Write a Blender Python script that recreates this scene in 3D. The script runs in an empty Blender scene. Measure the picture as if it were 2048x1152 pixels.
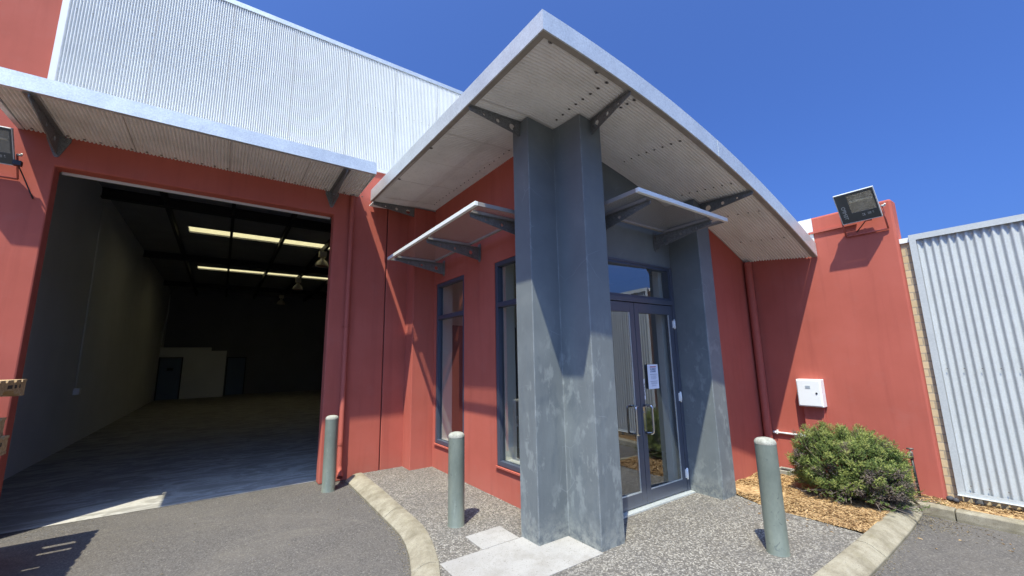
import bpy, bmesh, math, random
from mathutils import Vector, Matrix
random.seed(7)
S = bpy.context.scene
COL = S.collection
R = math.radians
sin, cos, pi = math.sin, math.cos, math.pi

# ------------------------------------------------------------------ helpers
class MB:
    """collects geometry in world coordinates and links it as one mesh object"""
    def __init__(s): s.v = []; s.f = []; s.sm = []
    def add(s, vs, fs, smooth=False):
        o = len(s.v); s.v += [tuple(p) for p in vs]
        s.f += [[i + o for i in f] for f in fs]; s.sm += [smooth] * len(fs); return s
    def box(s, x0, x1, y0, y1, z0, z1):
        vs = [(x, y, z) for z in (z0, z1) for y in (y0, y1) for x in (x0, x1)]
        return s.add(vs, [(0,2,3,1),(4,5,7,6),(0,1,5,4),(2,6,7,3),(0,4,6,2),(1,3,7,5)])
    def obox(s, c, ax, ay, az):
        """box from centre and three half-axis vectors"""
        c = Vector(c); ax = Vector(ax); ay = Vector(ay); az = Vector(az)
        vs = [c + ax*i + ay*j + az*k for k in (-1,1) for j in (-1,1) for i in (-1,1)]
        return s.add(vs, [(0,2,3,1),(4,5,7,6),(0,1,5,4),(2,6,7,3),(0,4,6,2),(1,3,7,5)])
    def prism(s, poly, z0, z1):
        """polygon in xy (counter clockwise); z0 / z1 numbers or functions of x, y"""
        f0 = z0 if callable(z0) else (lambda x, y: z0); f1 = z1 if callable(z1) else (lambda x, y: z1)
        n = len(poly); vs = [(x, y, f0(x, y)) for x, y in poly] + [(x, y, f1(x, y)) for x, y in poly]
        return s.add(vs, [tuple(range(n-1, -1, -1)), tuple(range(n, 2*n))] + [(i, (i+1) % n, n+(i+1) % n, n+i) for i in range(n)])
    def extr(s, pts, d):
        """planar 3d polygon extruded by the vector d"""
        n = len(pts); d = Vector(d); vs = [Vector(p) for p in pts] + [Vector(p) + d for p in pts]
        return s.add(vs, [tuple(range(n-1, -1, -1)), tuple(range(n, 2*n))] + [(i, (i+1) % n, n+(i+1) % n, n+i) for i in range(n)])
    def tube(s, path, r, n=10, closed=False, caps=True):
        P = [Vector(p) for p in path]; m = len(P); rs = r if isinstance(r, (list, tuple)) else [r]*m
        vs = []; up = None
        for i, p in enumerate(P):
            a = P[(i-1) % m] if (closed or i > 0) else p; b = P[(i+1) % m] if (closed or i < m-1) else p
            t = (b - a).normalized()
            if up is None:
                up = Vector((0,0,1)) if abs(t.z) < .9 else Vector((1,0,0))
            u = (up - t*up.dot(t)).normalized(); w = t.cross(u); up = u
            vs += [p + (u*cos(2*pi*k/n) + w*sin(2*pi*k/n))*rs[i] for k in range(n)]
        fs = []
        for i in range(m if closed else m-1):
            j = (i+1) % m
            fs += [(i*n+k, i*n+(k+1) % n, j*n+(k+1) % n, j*n+k) for k in range(n)]
        s.add(vs, fs, True)
        if caps and not closed:
            o = len(s.v) - len(vs)
            s.f += [[o+k for k in range(n-1, -1, -1)], [o+(m-1)*n+k for k in range(n)]]; s.sm += [False, False]
        return s
    def lathe(s, prof, c=(0,0,0), n=32):
        """prof: list of (radius, z)"""
        vs = []; m = len(prof)
        for r_, z in prof: vs += [(c[0]+r_*cos(2*pi*k/n), c[1]+r_*sin(2*pi*k/n), c[2]+z) for k in range(n)]
        return s.add(vs, [(i*n+k, i*n+(k+1) % n, (i+1)*n+(k+1) % n, (i+1)*n+k) for i in range(m-1) for k in range(n)], True)
    def grid(s, fn, nu, nv, smooth=False):
        vs = [fn(i/nu, j/nv) for j in range(nv+1) for i in range(nu+1)]
        return s.add(vs, [(j*(nu+1)+i, j*(nu+1)+i+1, (j+1)*(nu+1)+i+1, (j+1)*(nu+1)+i) for j in range(nv) for i in range(nu)], smooth)
    def build(s, name, mat, parent=None, bevel=0, segs=2, angle=40, local=False):
        o0 = Vector((0,0,0))
        if parent is not None and not local:
            q = parent
            while q is not None: o0 += q.location; q = q.parent
        me = bpy.data.meshes.new(name)
        me.from_pydata([tuple(Vector(p) - o0) for p in s.v], [], s.f)
        me.polygons.foreach_set('use_smooth', s.sm); me.update()
        bm = bmesh.new(); bm.from_mesh(me); bmesh.ops.recalc_face_normals(bm, faces=bm.faces); bm.to_mesh(me); bm.free()
        me.materials.append(mat)
        o = bpy.data.objects.new(name, me); COL.objects.link(o)
        if parent is not None: o.parent = parent
        if bevel:
            b = o.modifiers.new('bevel', 'BEVEL'); b.width = bevel; b.segments = segs; b.limit_method = 'ANGLE'; b.angle_limit = R(angle)
        return o

def tag(o, label=None, cat=None, group=None, kind=None):
    if label: o['label'] = label
    if cat: o['category'] = cat
    if group: o['group'] = group
    if kind: o['kind'] = kind
    return o
def merge(o, mb, mat, parent):
    """adds small surface details (screw heads, stains) to a sheet's own mesh"""
    o0 = Vector((0,0,0)); q = parent
    while q is not None: o0 += q.location; q = q.parent
    t = bpy.data.meshes.new('t'); t.from_pydata([tuple(Vector(p) - o0) for p in mb.v], [], mb.f)
    bm = bmesh.new(); bm.from_mesh(o.data); n = len(bm.faces); bm.from_mesh(t); bm.faces.ensure_lookup_table()
    o.data.materials.append(mat); i = len(o.data.materials)-1
    for k in range(n, len(bm.faces)): bm.faces[k].material_index = i; bm.faces[k].smooth = False
    bm.to_mesh(o.data); bm.free(); bpy.data.meshes.remove(t)
def absorb(o, other):
    """joins another piece of the same thing into this one's mesh"""
    bm = bmesh.new(); bm.from_mesh(o.data); n = len(bm.faces); bm.from_mesh(other.data); bm.faces.ensure_lookup_table()
    m = other.data.materials[0]; names = [x.name for x in o.data.materials]
    if m.name not in names: o.data.materials.append(m); names.append(m.name)
    for k in range(n, len(bm.faces)): bm.faces[k].material_index = names.index(m.name)
    bm.to_mesh(o.data); bm.free(); me = other.data; bpy.data.objects.remove(other); bpy.data.meshes.remove(me)
    return o
def thing(name, loc, label, cat, group=None, rz=0):
    o = bpy.data.objects.new(name, None); COL.objects.link(o); o.location = loc; o.rotation_euler.z = rz
    o.empty_display_size = .1
    return tag(o, label, cat, group)
def copy_tree(o, parent=None):
    c = o.copy(); COL.objects.link(c)
    if parent is not None: c.parent = parent
    for ch in list(o.children): copy_tree(ch, c)
    return c
def plate(name, outline, holes, thick, M, mat, parent, bev=0.0):
    """flat plate with real round holes: outline / holes in its own xy, thickness along z, placed by M"""
    cu = bpy.data.curves.new('plate', 'CURVE'); cu.dimensions = '2D'; cu.fill_mode = 'BOTH'; cu.extrude = thick/2
    def spl(pts):
        sp = cu.splines.new('POLY'); sp.points.add(len(pts)-1)
        for p, q in zip(sp.points, pts): p.co = (q[0], q[1], 0, 1)
        sp.use_cyclic_u = True
    spl(outline)
    for hx, hy, hr in holes: spl([(hx+hr*cos(2*pi*k/18), hy+hr*sin(2*pi*k/18)) for k in range(18)])
    return curve_mesh(name, cu, M, mat, parent)
def curve_mesh(name, cu, M, mat, parent):
    t = bpy.data.objects.new('tmp', cu); COL.objects.link(t)
    me = bpy.data.meshes.new_from_object(t.evaluated_get(bpy.context.evaluated_depsgraph_get()))
    bpy.data.objects.remove(t); bpy.data.curves.remove(cu)
    me.name = name; me.transform(M); o0 = Vector((0,0,0)); q = parent
    while q is not None: o0 += q.location; q = q.parent
    me.transform(Matrix.Translation(-o0)); me.materials.clear(); me.materials.append(mat)
    o = bpy.data.objects.new(name, me); COL.objects.link(o); o.parent = parent
    return o
def text(name, body, size, M, mat, parent, ext=.0006, align='CENTER'):
    cu = bpy.data.curves.new('txt', 'FONT'); cu.body = body; cu.size = size; cu.extrude = ext; cu.align_x = align; cu.align_y = 'CENTER'
    return curve_mesh(name, cu, M, mat, parent)

# ------------------------------------------------------------------ materials
def newmat(name):
    m = bpy.data.materials.new(name); m.use_nodes = True; nt = m.node_tree; nt.nodes.clear()
    out = nt.nodes.new('ShaderNodeOutputMaterial'); b = nt.nodes.new('ShaderNodeBsdfPrincipled')
    nt.links.new(b.outputs[0], out.inputs[0]); return m, nt, b, out
def N(nt, typ, ins=None, **kw):
    n = nt.nodes.new(typ)
    for k, v in kw.items(): setattr(n, k, v)
    for k, v in (ins or {}).items():
        if hasattr(v, 'is_linked') or v.__class__.__name__.startswith('NodeSocket'): nt.links.new(v, n.inputs[k])
        else: n.inputs[k].default_value = v
    return n
def coords(nt, scale=(1,1,1)):
    t = N(nt, 'ShaderNodeTexCoord'); return N(nt, 'ShaderNodeMapping', {'Vector': t.outputs['Object'], 'Scale': scale}).outputs[0]
def noise(nt, vec, scale, detail=4, rough=.55, dist=0):
    return N(nt, 'ShaderNodeTexNoise', {'Vector': vec, 'Scale': scale, 'Detail': detail, 'Roughness': rough, 'Distortion': dist}).outputs['Fac']
def ramp(nt, fac, stops):
    r = N(nt, 'ShaderNodeValToRGB', {'Fac': fac}); e = r.color_ramp.elements
    while len(e) > 1: e.remove(e[-1])
    for i, (p, c) in enumerate(stops):
        q = e[0] if i == 0 else e.new(p); q.position = p
        c = (c, c, c) if isinstance(c, (int, float)) else c; q.color = (*c, 1)
    return r.outputs['Color']
def mix(nt, fac, a, b, typ='MIX'):
    n = N(nt, 'ShaderNodeMix', data_type='RGBA', blend_type=typ)
    for k, v in ((0, fac), (6, a), (7, b)):
        if v.__class__.__name__.startswith('NodeSocket'): nt.links.new(v, n.inputs[k])
        else: n.inputs[k].default_value = v if k == 0 else (*v, 1)
    return n.outputs[2]
def bump(nt, b, h, strength, dist=.01):
    n = N(nt, 'ShaderNodeBump', {'Height': h, 'Strength': strength, 'Distance': dist}); nt.links.new(n.outputs[0], b.inputs['Normal'])
def setc(nt, b, col, rough=.7, metal=0., spec=None):
    for k, v in (('Base Color', col), ('Roughness', rough), ('Metallic', metal)):
        if v.__class__.__name__.startswith('NodeSocket'): nt.links.new(v, b.inputs[k])
        else: b.inputs[k].default_value = (*v, 1) if k == 'Base Color' else v
    if spec is not None: b.inputs['Specular IOR Level'].default_value = spec

def mat_plain(name, col, rough=.6, metal=0., var=.12, sc=6., spec=None, bumps=0., bs=200.):
    m, nt, b, _ = newmat(name); v = coords(nt)
    n = noise(nt, v, sc, 5)
    c = mix(nt, n, tuple(x*(1-var) for x in col), tuple(min(1, x*(1+var)) for x in col))
    setc(nt, b, c, rough, metal, spec)
    if bumps: bump(nt, b, noise(nt, v, bs, 2), bumps, .002)
    return m

def mat_red(name='red_render'):
    m, nt, b, _ = newmat(name); v = coords(nt)
    a = noise(nt, v, 1.3, 6, .6); fine = noise(nt, v, 60, 3, .6)
    st = noise(nt, coords(nt, (5.5, 5.5, .35)), 1.6, 4, .6, .3)
    blot = noise(nt, v, 4.5, 5, .65)
    c = ramp(nt, a, [(.3, (.385, .097, .067)), (.5, (.425, .108, .076)), (.7, (.455, .122, .088))])
    c = mix(nt, ramp(nt, st, [(.50, 0.), (.72, .36)]), c, (.30, .072, .053))
    c = mix(nt, ramp(nt, blot, [(.55, 0.), (.72, .4)]), c, (.40, .125, .095))
    dots = N(nt, 'ShaderNodeTexVoronoi', {'Vector': v, 'Scale': 7.}).outputs['Distance']
    c = mix(nt, ramp(nt, dots, [(.0, .4), (.05, 0.)]), c, (.46, .19, .15))
    # dust splashed up from the ground
    z = N(nt, 'ShaderNodeSeparateXYZ', {0: N(nt, 'ShaderNodeNewGeometry').outputs['Position']}).outputs[2]
    lo = N(nt, 'ShaderNodeMapRange', {0: z, 1: .05, 2: .34, 3: .42, 4: 0.}).outputs[0]
    dm = N(nt, 'ShaderNodeMath', {0: lo, 1: noise(nt, v, 9, 5, .7)}, operation='MULTIPLY').outputs[0]
    c = mix(nt, dm, c, (.36, .17, .125))
    setc(nt, b, c, .82, spec=.18)
    h = mix(nt, .35, fine, noise(nt, v, 240, 2))
    bump(nt, b, h, .22, .0035); return m

def mat_blue(name='slate_render'):
    m, nt, b, _ = newmat(name); v = coords(nt)
    a = noise(nt, v, 2.2, 6, .6)
    c = ramp(nt, a, [(.3, (.135, .152, .156)), (.55, (.160, .180, .182)), (.72, (.188, .208, .206))])
    # rub marks and scuffs up to shoulder height
    z = N(nt, 'ShaderNodeSeparateXYZ', {0: N(nt, 'ShaderNodeNewGeometry').outputs['Position']}).outputs[2]
    low = N(nt, 'ShaderNodeMapRange', {0: z, 1: 1.55, 2: 2.05, 3: 1., 4: 0.}).outputs[0]
    p = noise(nt, coords(nt, (1.5, 1.5, .75)), 6.5, 6, .62, .15)
    gate = ramp(nt, noise(nt, coords(nt, (1.6, 1.6, 1.1)), 2.6, 2, .5), [(.42, 0.), (.54, 1.)])
    band = ramp(nt, p, [(.53, 0.), (.57, .45), (.62, .7), (.66, .35)])
    f1 = N(nt, 'ShaderNodeMath', {0: N(nt, 'ShaderNodeMath', {0: band, 1: gate}, operation='MULTIPLY').outputs[0], 1: low}, operation='MULTIPLY').outputs[0]
    c = mix(nt, f1, c, (.265, .290, .28))
    d = noise(nt, coords(nt, (1.1, 1.1, .7)), 4.2, 5, .6, .5)
    f2 = N(nt, 'ShaderNodeMath', {0: ramp(nt, d, [(.54, 0.), (.68, .45)]), 1: low}, operation='MULTIPLY').outputs[0]
    c = mix(nt, f2, c, (.085, .104, .120))
    run = noise(nt, coords(nt, (9, 9, .8)), 1.5, 5, .65)
    f4 = N(nt, 'ShaderNodeMath', {0: ramp(nt, run, [(.50, 0.), (.76, .45)]), 1: low}, operation='MULTIPLY').outputs[0]
    c = mix(nt, f4, c, (.20, .228, .235))
    # hairline cracks
    cr = N(nt, 'ShaderNodeTexVoronoi', {'Vector': mix(nt, .06, coords(nt), N(nt, 'ShaderNodeTexNoise', {'Vector': v, 'Scale': 6.}).outputs['Color']), 'Scale': 2.2}, feature='DISTANCE_TO_EDGE').outputs['Distance']
    f3 = N(nt, 'ShaderNodeMath', {0: ramp(nt, cr, [(.0, .5), (.006, 0.)]), 1: ramp(nt, noise(nt, v, 3.1), [(.52, 0.), (.6, 1.)])}, operation='MULTIPLY').outputs[0]
    c = mix(nt, f3, c, (.30, .32, .33))
    bv = N(nt, 'ShaderNodeBevel', {'Radius': .010}, samples=4).outputs[0]
    dn = N(nt, 'ShaderNodeVectorMath', {0: bv, 1: N(nt, 'ShaderNodeNewGeometry').outputs['Normal']}, operation='DOT_PRODUCT').outputs['Value']
    ed = N(nt, 'ShaderNodeMapRange', {0: dn, 1: .93, 2: .99, 3: .5, 4: 0.}).outputs[0]
    f6 = N(nt, 'ShaderNodeMath', {0: ed, 1: ramp(nt, noise(nt, v, 7, 5, .7), [(.44, 0.), (.56, 1.)])}, operation='MULTIPLY').outputs[0]
    c = mix(nt, f6, c, (.36, .38, .37))
    dk = N(nt, 'ShaderNodeMapRange', {0: z, 1: .06, 2: .55, 3: .6, 4: 0.}).outputs[0]
    f7 = N(nt, 'ShaderNodeMath', {0: dk, 1: ramp(nt, noise(nt, v, 5.5, 5, .65), [(.44, 0.), (.6, 1.)])}, operation='MULTIPLY').outputs[0]
    c = mix(nt, f7, c, (.085, .098, .105))
    lo = N(nt, 'ShaderNodeMapRange', {0: z, 1: .06, 2: .30, 3: .85, 4: 0.}).outputs[0]
    f5 = N(nt, 'ShaderNodeMath', {0: lo, 1: ramp(nt, noise(nt, v, 14, 6, .75), [(.42, 0.), (.6, 1.)])}, operation='MULTIPLY').outputs[0]
    c = mix(nt, f5, c, (.31, .32, .285))
    setc(nt, b, c, .6, spec=.3)
    bump(nt, b, mix(nt, .5, noise(nt, v, 70, 3, .6), noise(nt, v, 14, 4)), .3, .005); return m

def mat_metal(name, col, rough=.45, metal=.85, spangle=.10, streak=.0):
    m, nt, b, _ = newmat(name); v = coords(nt)
    vo = N(nt, 'ShaderNodeTexVoronoi', {'Vector': v, 'Scale': 90.}).outputs['Color']
    g = N(nt, 'ShaderNodeRGBToBW', {0: vo}).outputs[0]
    n = noise(nt, v, 3., 5, .65)
    t = mix(nt, .6, g, n)
    c = ramp(nt, t, [(.25, tuple(x*(1-spangle*1.6) for x in col)), (.7, tuple(min(1, x*(1+spangle)) for x in col))])
    if streak:
        s_ = noise(nt, coords(nt, (7, 7, .5)), 2., 5, .65)
        c = mix(nt, ramp(nt, s_, [(.5, 0.), (.8, streak)]), c, tuple(x*.6 for x in col))
    rr = N(nt, 'ShaderNodeMapRange', {0: n, 3: rough-.07, 4: rough+.12}).outputs[0]
    setc(nt, b, c, rr, metal)
    bump(nt, b, noise(nt, v, 5, 3), .06, .02); return m

def mat_soffit(name='sheet_underside'):
    m, nt, b, _ = newmat(name); v = coords(nt)
    n = noise(nt, v, 1.8, 7, .7); g = noise(nt, v, 40, 3, .6)
    c = ramp(nt, n, [(.3, (.62, .60, .565)), (.5, (.72, .70, .67)), (.7, (.78, .76, .73))])
    c = mix(nt, ramp(nt, g, [(.55, 0.), (.75, .35)]), c, (.44, .41, .38))
    setc(nt, b, c, .6, 0.); return m

def mat_asphalt():
    m, nt, b, _ = newmat('asphalt'); v = coords(nt)
    vo = N(nt, 'ShaderNodeTexVoronoi', {'Vector': v, 'Scale': 115.})
    g = N(nt, 'ShaderNodeRGBToBW', {0: vo.outputs['Color']}).outputs[0]
    c = ramp(nt, g, [(.15, (.060, .054, .049)), (.5, (.088, .080, .072)), (.8, (.118, .107, .096)), (.97, (.19, .172, .15))])
    big = noise(nt, v, 1.1, 7, .65)
    c = mix(nt, ramp(nt, big, [(.45, 0.), (.72, .5)]), c, (.122, .108, .092))
    dust = noise(nt, coords(nt, (1, 2.2, 1)), .8, 6, .7, .6)
    c = mix(nt, ramp(nt, dust, [(.53, 0.), (.75, .45)]), c, (.165, .146, .118))
    for cxy, rr, wd_ in (((2.3, 4.9, 0), 1.75, .02), ((-.9, 3.2, 0), 2.6, .05), ((3.9, -1.4, 0), 2.55, .03)):
        ds = N(nt, 'ShaderNodeVectorMath', {0: N(nt, 'ShaderNodeVectorMath', {0: v, 1: cxy}, operation='SUBTRACT').outputs[0]}, operation='LENGTH').outputs['Value']
        q = N(nt, 'ShaderNodeMath', {0: N(nt, 'ShaderNodeMath', {0: ds, 1: rr}, operation='SUBTRACT').outputs[0]}, operation='ABSOLUTE').outputs[0]
        rg = N(nt, 'ShaderNodeMapRange', {0: q, 1: 0., 2: wd_, 3: .11, 4: 0.}).outputs[0]
        c = mix(nt, N(nt, 'ShaderNodeMath', {0: rg, 1: ramp(nt, noise(nt, v, 1.7, 4), [(.45, 0.), (.6, 1.)])}, operation='MULTIPLY').outputs[0], c, (.22, .20, .17))
    sp = N(nt, 'ShaderNodeTexVoronoi', {'Vector': v, 'Scale': 13.}).outputs['Distance']
    c = mix(nt, ramp(nt, sp, [(.0, .9), (.045, 0.)]), c, (.36, .34, .29))
    setc(nt, b, c, .88, spec=.25)
    bump(nt, b, mix(nt, .4, vo.outputs['Distance'], noise(nt, v, 230, 2)), .55, .004); return m

def mat_aggregate():
    m, nt, b, _ = newmat('exposed_aggregate'); v = coords(nt)
    w = mix(nt, .012, v, N(nt, 'ShaderNodeTexNoise', {'Vector': v, 'Scale': 55.}).outputs['Color'])
    vo = N(nt, 'ShaderNodeTexVoronoi', {'Vector': w, 'Scale': 78.}); ve = N(nt, 'ShaderNodeTexVoronoi', {'Vector': w, 'Scale': 78.}, feature='DISTANCE_TO_EDGE')
    g = N(nt, 'ShaderNodeSeparateColor', {0: vo.outputs['Color']}).outputs[0]
    c = ramp(nt, g, [(.0, (.085, .076, .066)), (.3, (.125, .112, .095)), (.5, (.17, .153, .13)), (.68, (.235, .215, .18)), (.85, (.33, .305, .26))])
    c = mix(nt, ramp(nt, ve.outputs['Distance'], [(.0, 1.), (.11, 0.)]), c, (.075, .068, .06))
    big = noise(nt, v, 1.7, 5, .6)
    c = mix(nt, ramp(nt, big, [(.42, 0.), (.7, .45)]), c, (.09, .084, .08))
    setc(nt, b, c, .75, spec=.3); bump(nt, b, ve.outputs['Distance'], .7, .006); return m

def mat_conc(name, cols, sc=3., rough=.85, speck=.5, bumps=.3, moss=True):
    m, nt, b, _ = newmat(name); v = coords(nt)
    n = noise(nt, v, sc, 7, .68); c = ramp(nt, n, [(.28, cols[0]), (.5, cols[1]), (.72, cols[2])])
    f = noise(nt, v, 130, 3, .6)
    c = mix(nt, ramp(nt, f, [(.56, 0.), (.7, speck)]), c, tuple(x*.45 for x in cols[0]))
    if moss:
        k = noise(nt, v, 7, 6, .75)
        c = mix(nt, ramp(nt, k, [(.55, 0.), (.7, .6)]), c, (.20, .175, .11))
        z = N(nt, 'ShaderNodeSeparateXYZ', {0: N(nt, 'ShaderNodeNewGeometry').outputs['Position']}).outputs[2]
        lo = N(nt, 'ShaderNodeMapRange', {0: z, 1: .0, 2: .02, 3: .8, 4: 0.}).outputs[0]
        c = mix(nt, N(nt, 'ShaderNodeMath', {0: lo, 1: noise(nt, v, 25, 5, .8)}, operation='MULTIPLY').outputs[0], c, (.22, .19, .10))
    setc(nt, b, c, rough, spec=.25); bump(nt, b, mix(nt, .5, f, n), bumps, .006); return m

def mat_slab():
    m, nt, b, _ = newmat('pale_slab'); v = coords(nt)
    n = noise(nt, v, 3, 6, .6); c = ramp(nt, n, [(.3, (.27, .256, .235)), (.7, (.335, .32, .295))])
    vo = N(nt, 'ShaderNodeTexVoronoi', {'Vector': v, 'Scale': 30.}).outputs['Distance']
    pick = noise(nt, v, 21., 1)
    k = N(nt, 'ShaderNodeMath', {0: ramp(nt, vo, [(.12, 1.), (.2, 0.)]), 1: ramp(nt, pick, [(.46, 0.), (.50, .9)])}, operation='MULTIPLY').outputs[0]
    c = mix(nt, k, c, (.17, .15, .13))
    c = mix(nt, ramp(nt, noise(nt, v, 4.5, 6, .7), [(.5, 0.), (.68, .55)]), c, (.21, .19, .16))
    c = mix(nt, ramp(nt, noise(nt, v, 110, 2), [(.58, 0.), (.68, .6)]), c, (.17, .155, .13))
    setc(nt, b, c, .8, spec=.25); bump(nt, b, noise(nt, v, 120, 3), .2, .003); return m

def mat_floor():
    m, nt, b, _ = newmat('warehouse_floor'); v = coords(nt)
    n = noise(nt, coords(nt, (1, 2.4, 1)), 1.6, 8, .72, 1.2)
    c = ramp(nt, n, [(.3, (.20, .19, .165)), (.48, (.28, .265, .235)), (.57, (.42, .40, .36)), (.64, (.30, .282, .25)), (.78, (.40, .38, .335))])
    setc(nt, b, c, .75, spec=.25); bump(nt, b, noise(nt, v, 9, 5), .08, .01); return m

def mat_glass():
    m = bpy.data.materials.new('window_glass'); m.use_nodes = True; nt = m.node_tree; nt.nodes.clear()
    out = N(nt, 'ShaderNodeOutputMaterial'); tr = N(nt, 'ShaderNodeBsdfTransparent', {'Color': (.74, .77, .74, 1)})
    gl = N(nt, 'ShaderNodeBsdfGlossy', {'Color': (.95, .97, 1, 1), 'Roughness': .004})
    ge = N(nt, 'ShaderNodeNewGeometry')
    dt = N(nt, 'ShaderNodeVectorMath', {0: ge.outputs['Normal'], 1: ge.outputs['Incoming']}, operation='DOT_PRODUCT').outputs['Value']
    ab = N(nt, 'ShaderNodeMath', {0: dt}, operation='ABSOLUTE').outputs[0]
    iv = N(nt, 'ShaderNodeMath', {0: 1., 1: ab}, operation='SUBTRACT').outputs[0]
    pw = N(nt, 'ShaderNodeMath', {0: iv, 1: 4.5}, operation='POWER').outputs[0]
    k = N(nt, 'ShaderNodeMath', {0: pw, 1: .76, 2: .24}, operation='MULTIPLY_ADD', use_clamp=True)
    mx = N(nt, 'ShaderNodeMixShader', {0: k.outputs[0], 1: tr.outputs[0], 2: gl.outputs[0]})
    nt.links.new(mx.outputs[0], out.inputs[0]); return m

def mat_perf():
    m, nt, b, out = newmat('perforated_sheet'); v = coords(nt, (1/.0115, 1/.0115, 0))
    setc(nt, b, (.50, .47, .45), .5, .35)
    fr = N(nt, 'ShaderNodeVectorMath', {0: v}, operation='FRACTION').outputs[0]
    sb = N(nt, 'ShaderNodeVectorMath', {0: fr, 1: (.5, .5, 0)}, operation='SUBTRACT').outputs[0]
    ln = N(nt, 'ShaderNodeVectorMath', {0: sb}, operation='LENGTH').outputs['Value']
    lt = N(nt, 'ShaderNodeMath', {0: ln, 1: .41}, operation='LESS_THAN').outputs[0]
    tr = N(nt, 'ShaderNodeBsdfTransparent')
    mx = N(nt, 'ShaderNodeMixShader', {0: lt, 1: b.outputs[0], 2: tr.outputs[0]}); nt.links.new(mx.outputs[0], out.inputs[0]); return m

def mat_brick():
    m, nt, b, _ = newmat('tan_brick'); t = N(nt, 'ShaderNodeTexCoord')
    sx = N(nt, 'ShaderNodeSeparateXYZ', {0: t.outputs['Object']})
    v = N(nt, 'ShaderNodeCombineXYZ', {0: sx.outputs[1], 1: sx.outputs[2], 2: sx.outputs[0]}).outputs[0]
    br = N(nt, 'ShaderNodeTexBrick', {'Vector': v, 'Color1': (.50, .39, .22, 1), 'Color2': (.60, .48, .29, 1), 'Mortar': (.30, .27, .22, 1), 'Scale': 1., 'Mortar Size': .006, 'Mortar Smooth': .2, 'Brick Width': .24, 'Row Height': .083, 'Bias': 0.})
    c = mix(nt, .25, br.outputs['Color'], ramp(nt, noise(nt, v, 30, 4), [(.3, (.36, .28, .16)), (.7, (.62, .5, .32))]))
    setc(nt, b, c, .85, spec=.2)
    inv = N(nt, 'ShaderNodeMath', {0: 1., 1: br.outputs['Fac']}, operation='SUBTRACT').outputs[0]
    bump(nt, b, inv, .8, .008); return m

def mat_foliage(name, st):
    m, nt, b, out = newmat(name); v = coords(nt)
    n = noise(nt, v, 5, 4, .6); f = noise(nt, v, 60, 2)
    c = ramp(nt, mix(nt, .45, n, f), st)
    setc(nt, b, c, .6, spec=.25)
    tl = N(nt, 'ShaderNodeBsdfTranslucent', {'Color': mix(nt, .5, c, (.16, .22, .05))})
    mx = N(nt, 'ShaderNodeMixShader', {0: .35, 1: b.outputs[0], 2: tl.outputs[0]}); nt.links.new(mx.outputs[0], out.inputs[0]); return m

def mat_mulch():
    m, nt, b, _ = newmat('wood_chips'); v = coords(nt)
    n = noise(nt, v, 34, 4, .6)
    c = ramp(nt, n, [(.28, (.13, .07, .03)), (.45, (.28, .17, .075)), (.58, (.43, .29, .14)), (.75, (.60, .46, .26))])
    c = mix(nt, ramp(nt, noise(nt, v, 3), [(.4, 0.), (.7, .35)]), c, (.30, .18, .09))
    setc(nt, b, c, .85, spec=.15); bump(nt, b, noise(nt, v, 160, 2), .4, .002); return m

def mat_wood():
    m, nt, b, _ = newmat('pallet_wood'); v = coords(nt, (1, 8, 8))
    n = noise(nt, v, 5, 5, .6); c = ramp(nt, n, [(.3, (.34, .22, .10)), (.55, (.50, .36, .19)), (.75, (.62, .48, .28))])
    setc(nt, b, c, .8, spec=.2); bump(nt, b, n, .2, .003); return m

def mat_bollard():
    m, nt, b, _ = newmat('bollard_paint'); v = coords(nt)
    n = noise(nt, coords(nt, (1, 1, .5)), 5, 6, .7)
    c = ramp(nt, n, [(.3, (.135, .158, .130)), (.5, (.18, .205, .168)), (.7, (.24, .262, .208))])
    sc = noise(nt, coords(nt, (1.2, 1.2, .9)), 14, 4, .6, 1.5)
    c = mix(nt, ramp(nt, sc, [(.63, 0.), (.69, .6)]), c, (.075, .088, .085))
    c = mix(nt, ramp(nt, noise(nt, coords(nt, (3, 3, .6)), 9, 5, .7), [(.6, 0.), (.72, .5)]), c, (.33, .36, .31))
    setc(nt, b, c, .42, .15); bump(nt, b, noise(nt, v, 30, 4), .08, .004); return m

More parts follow.
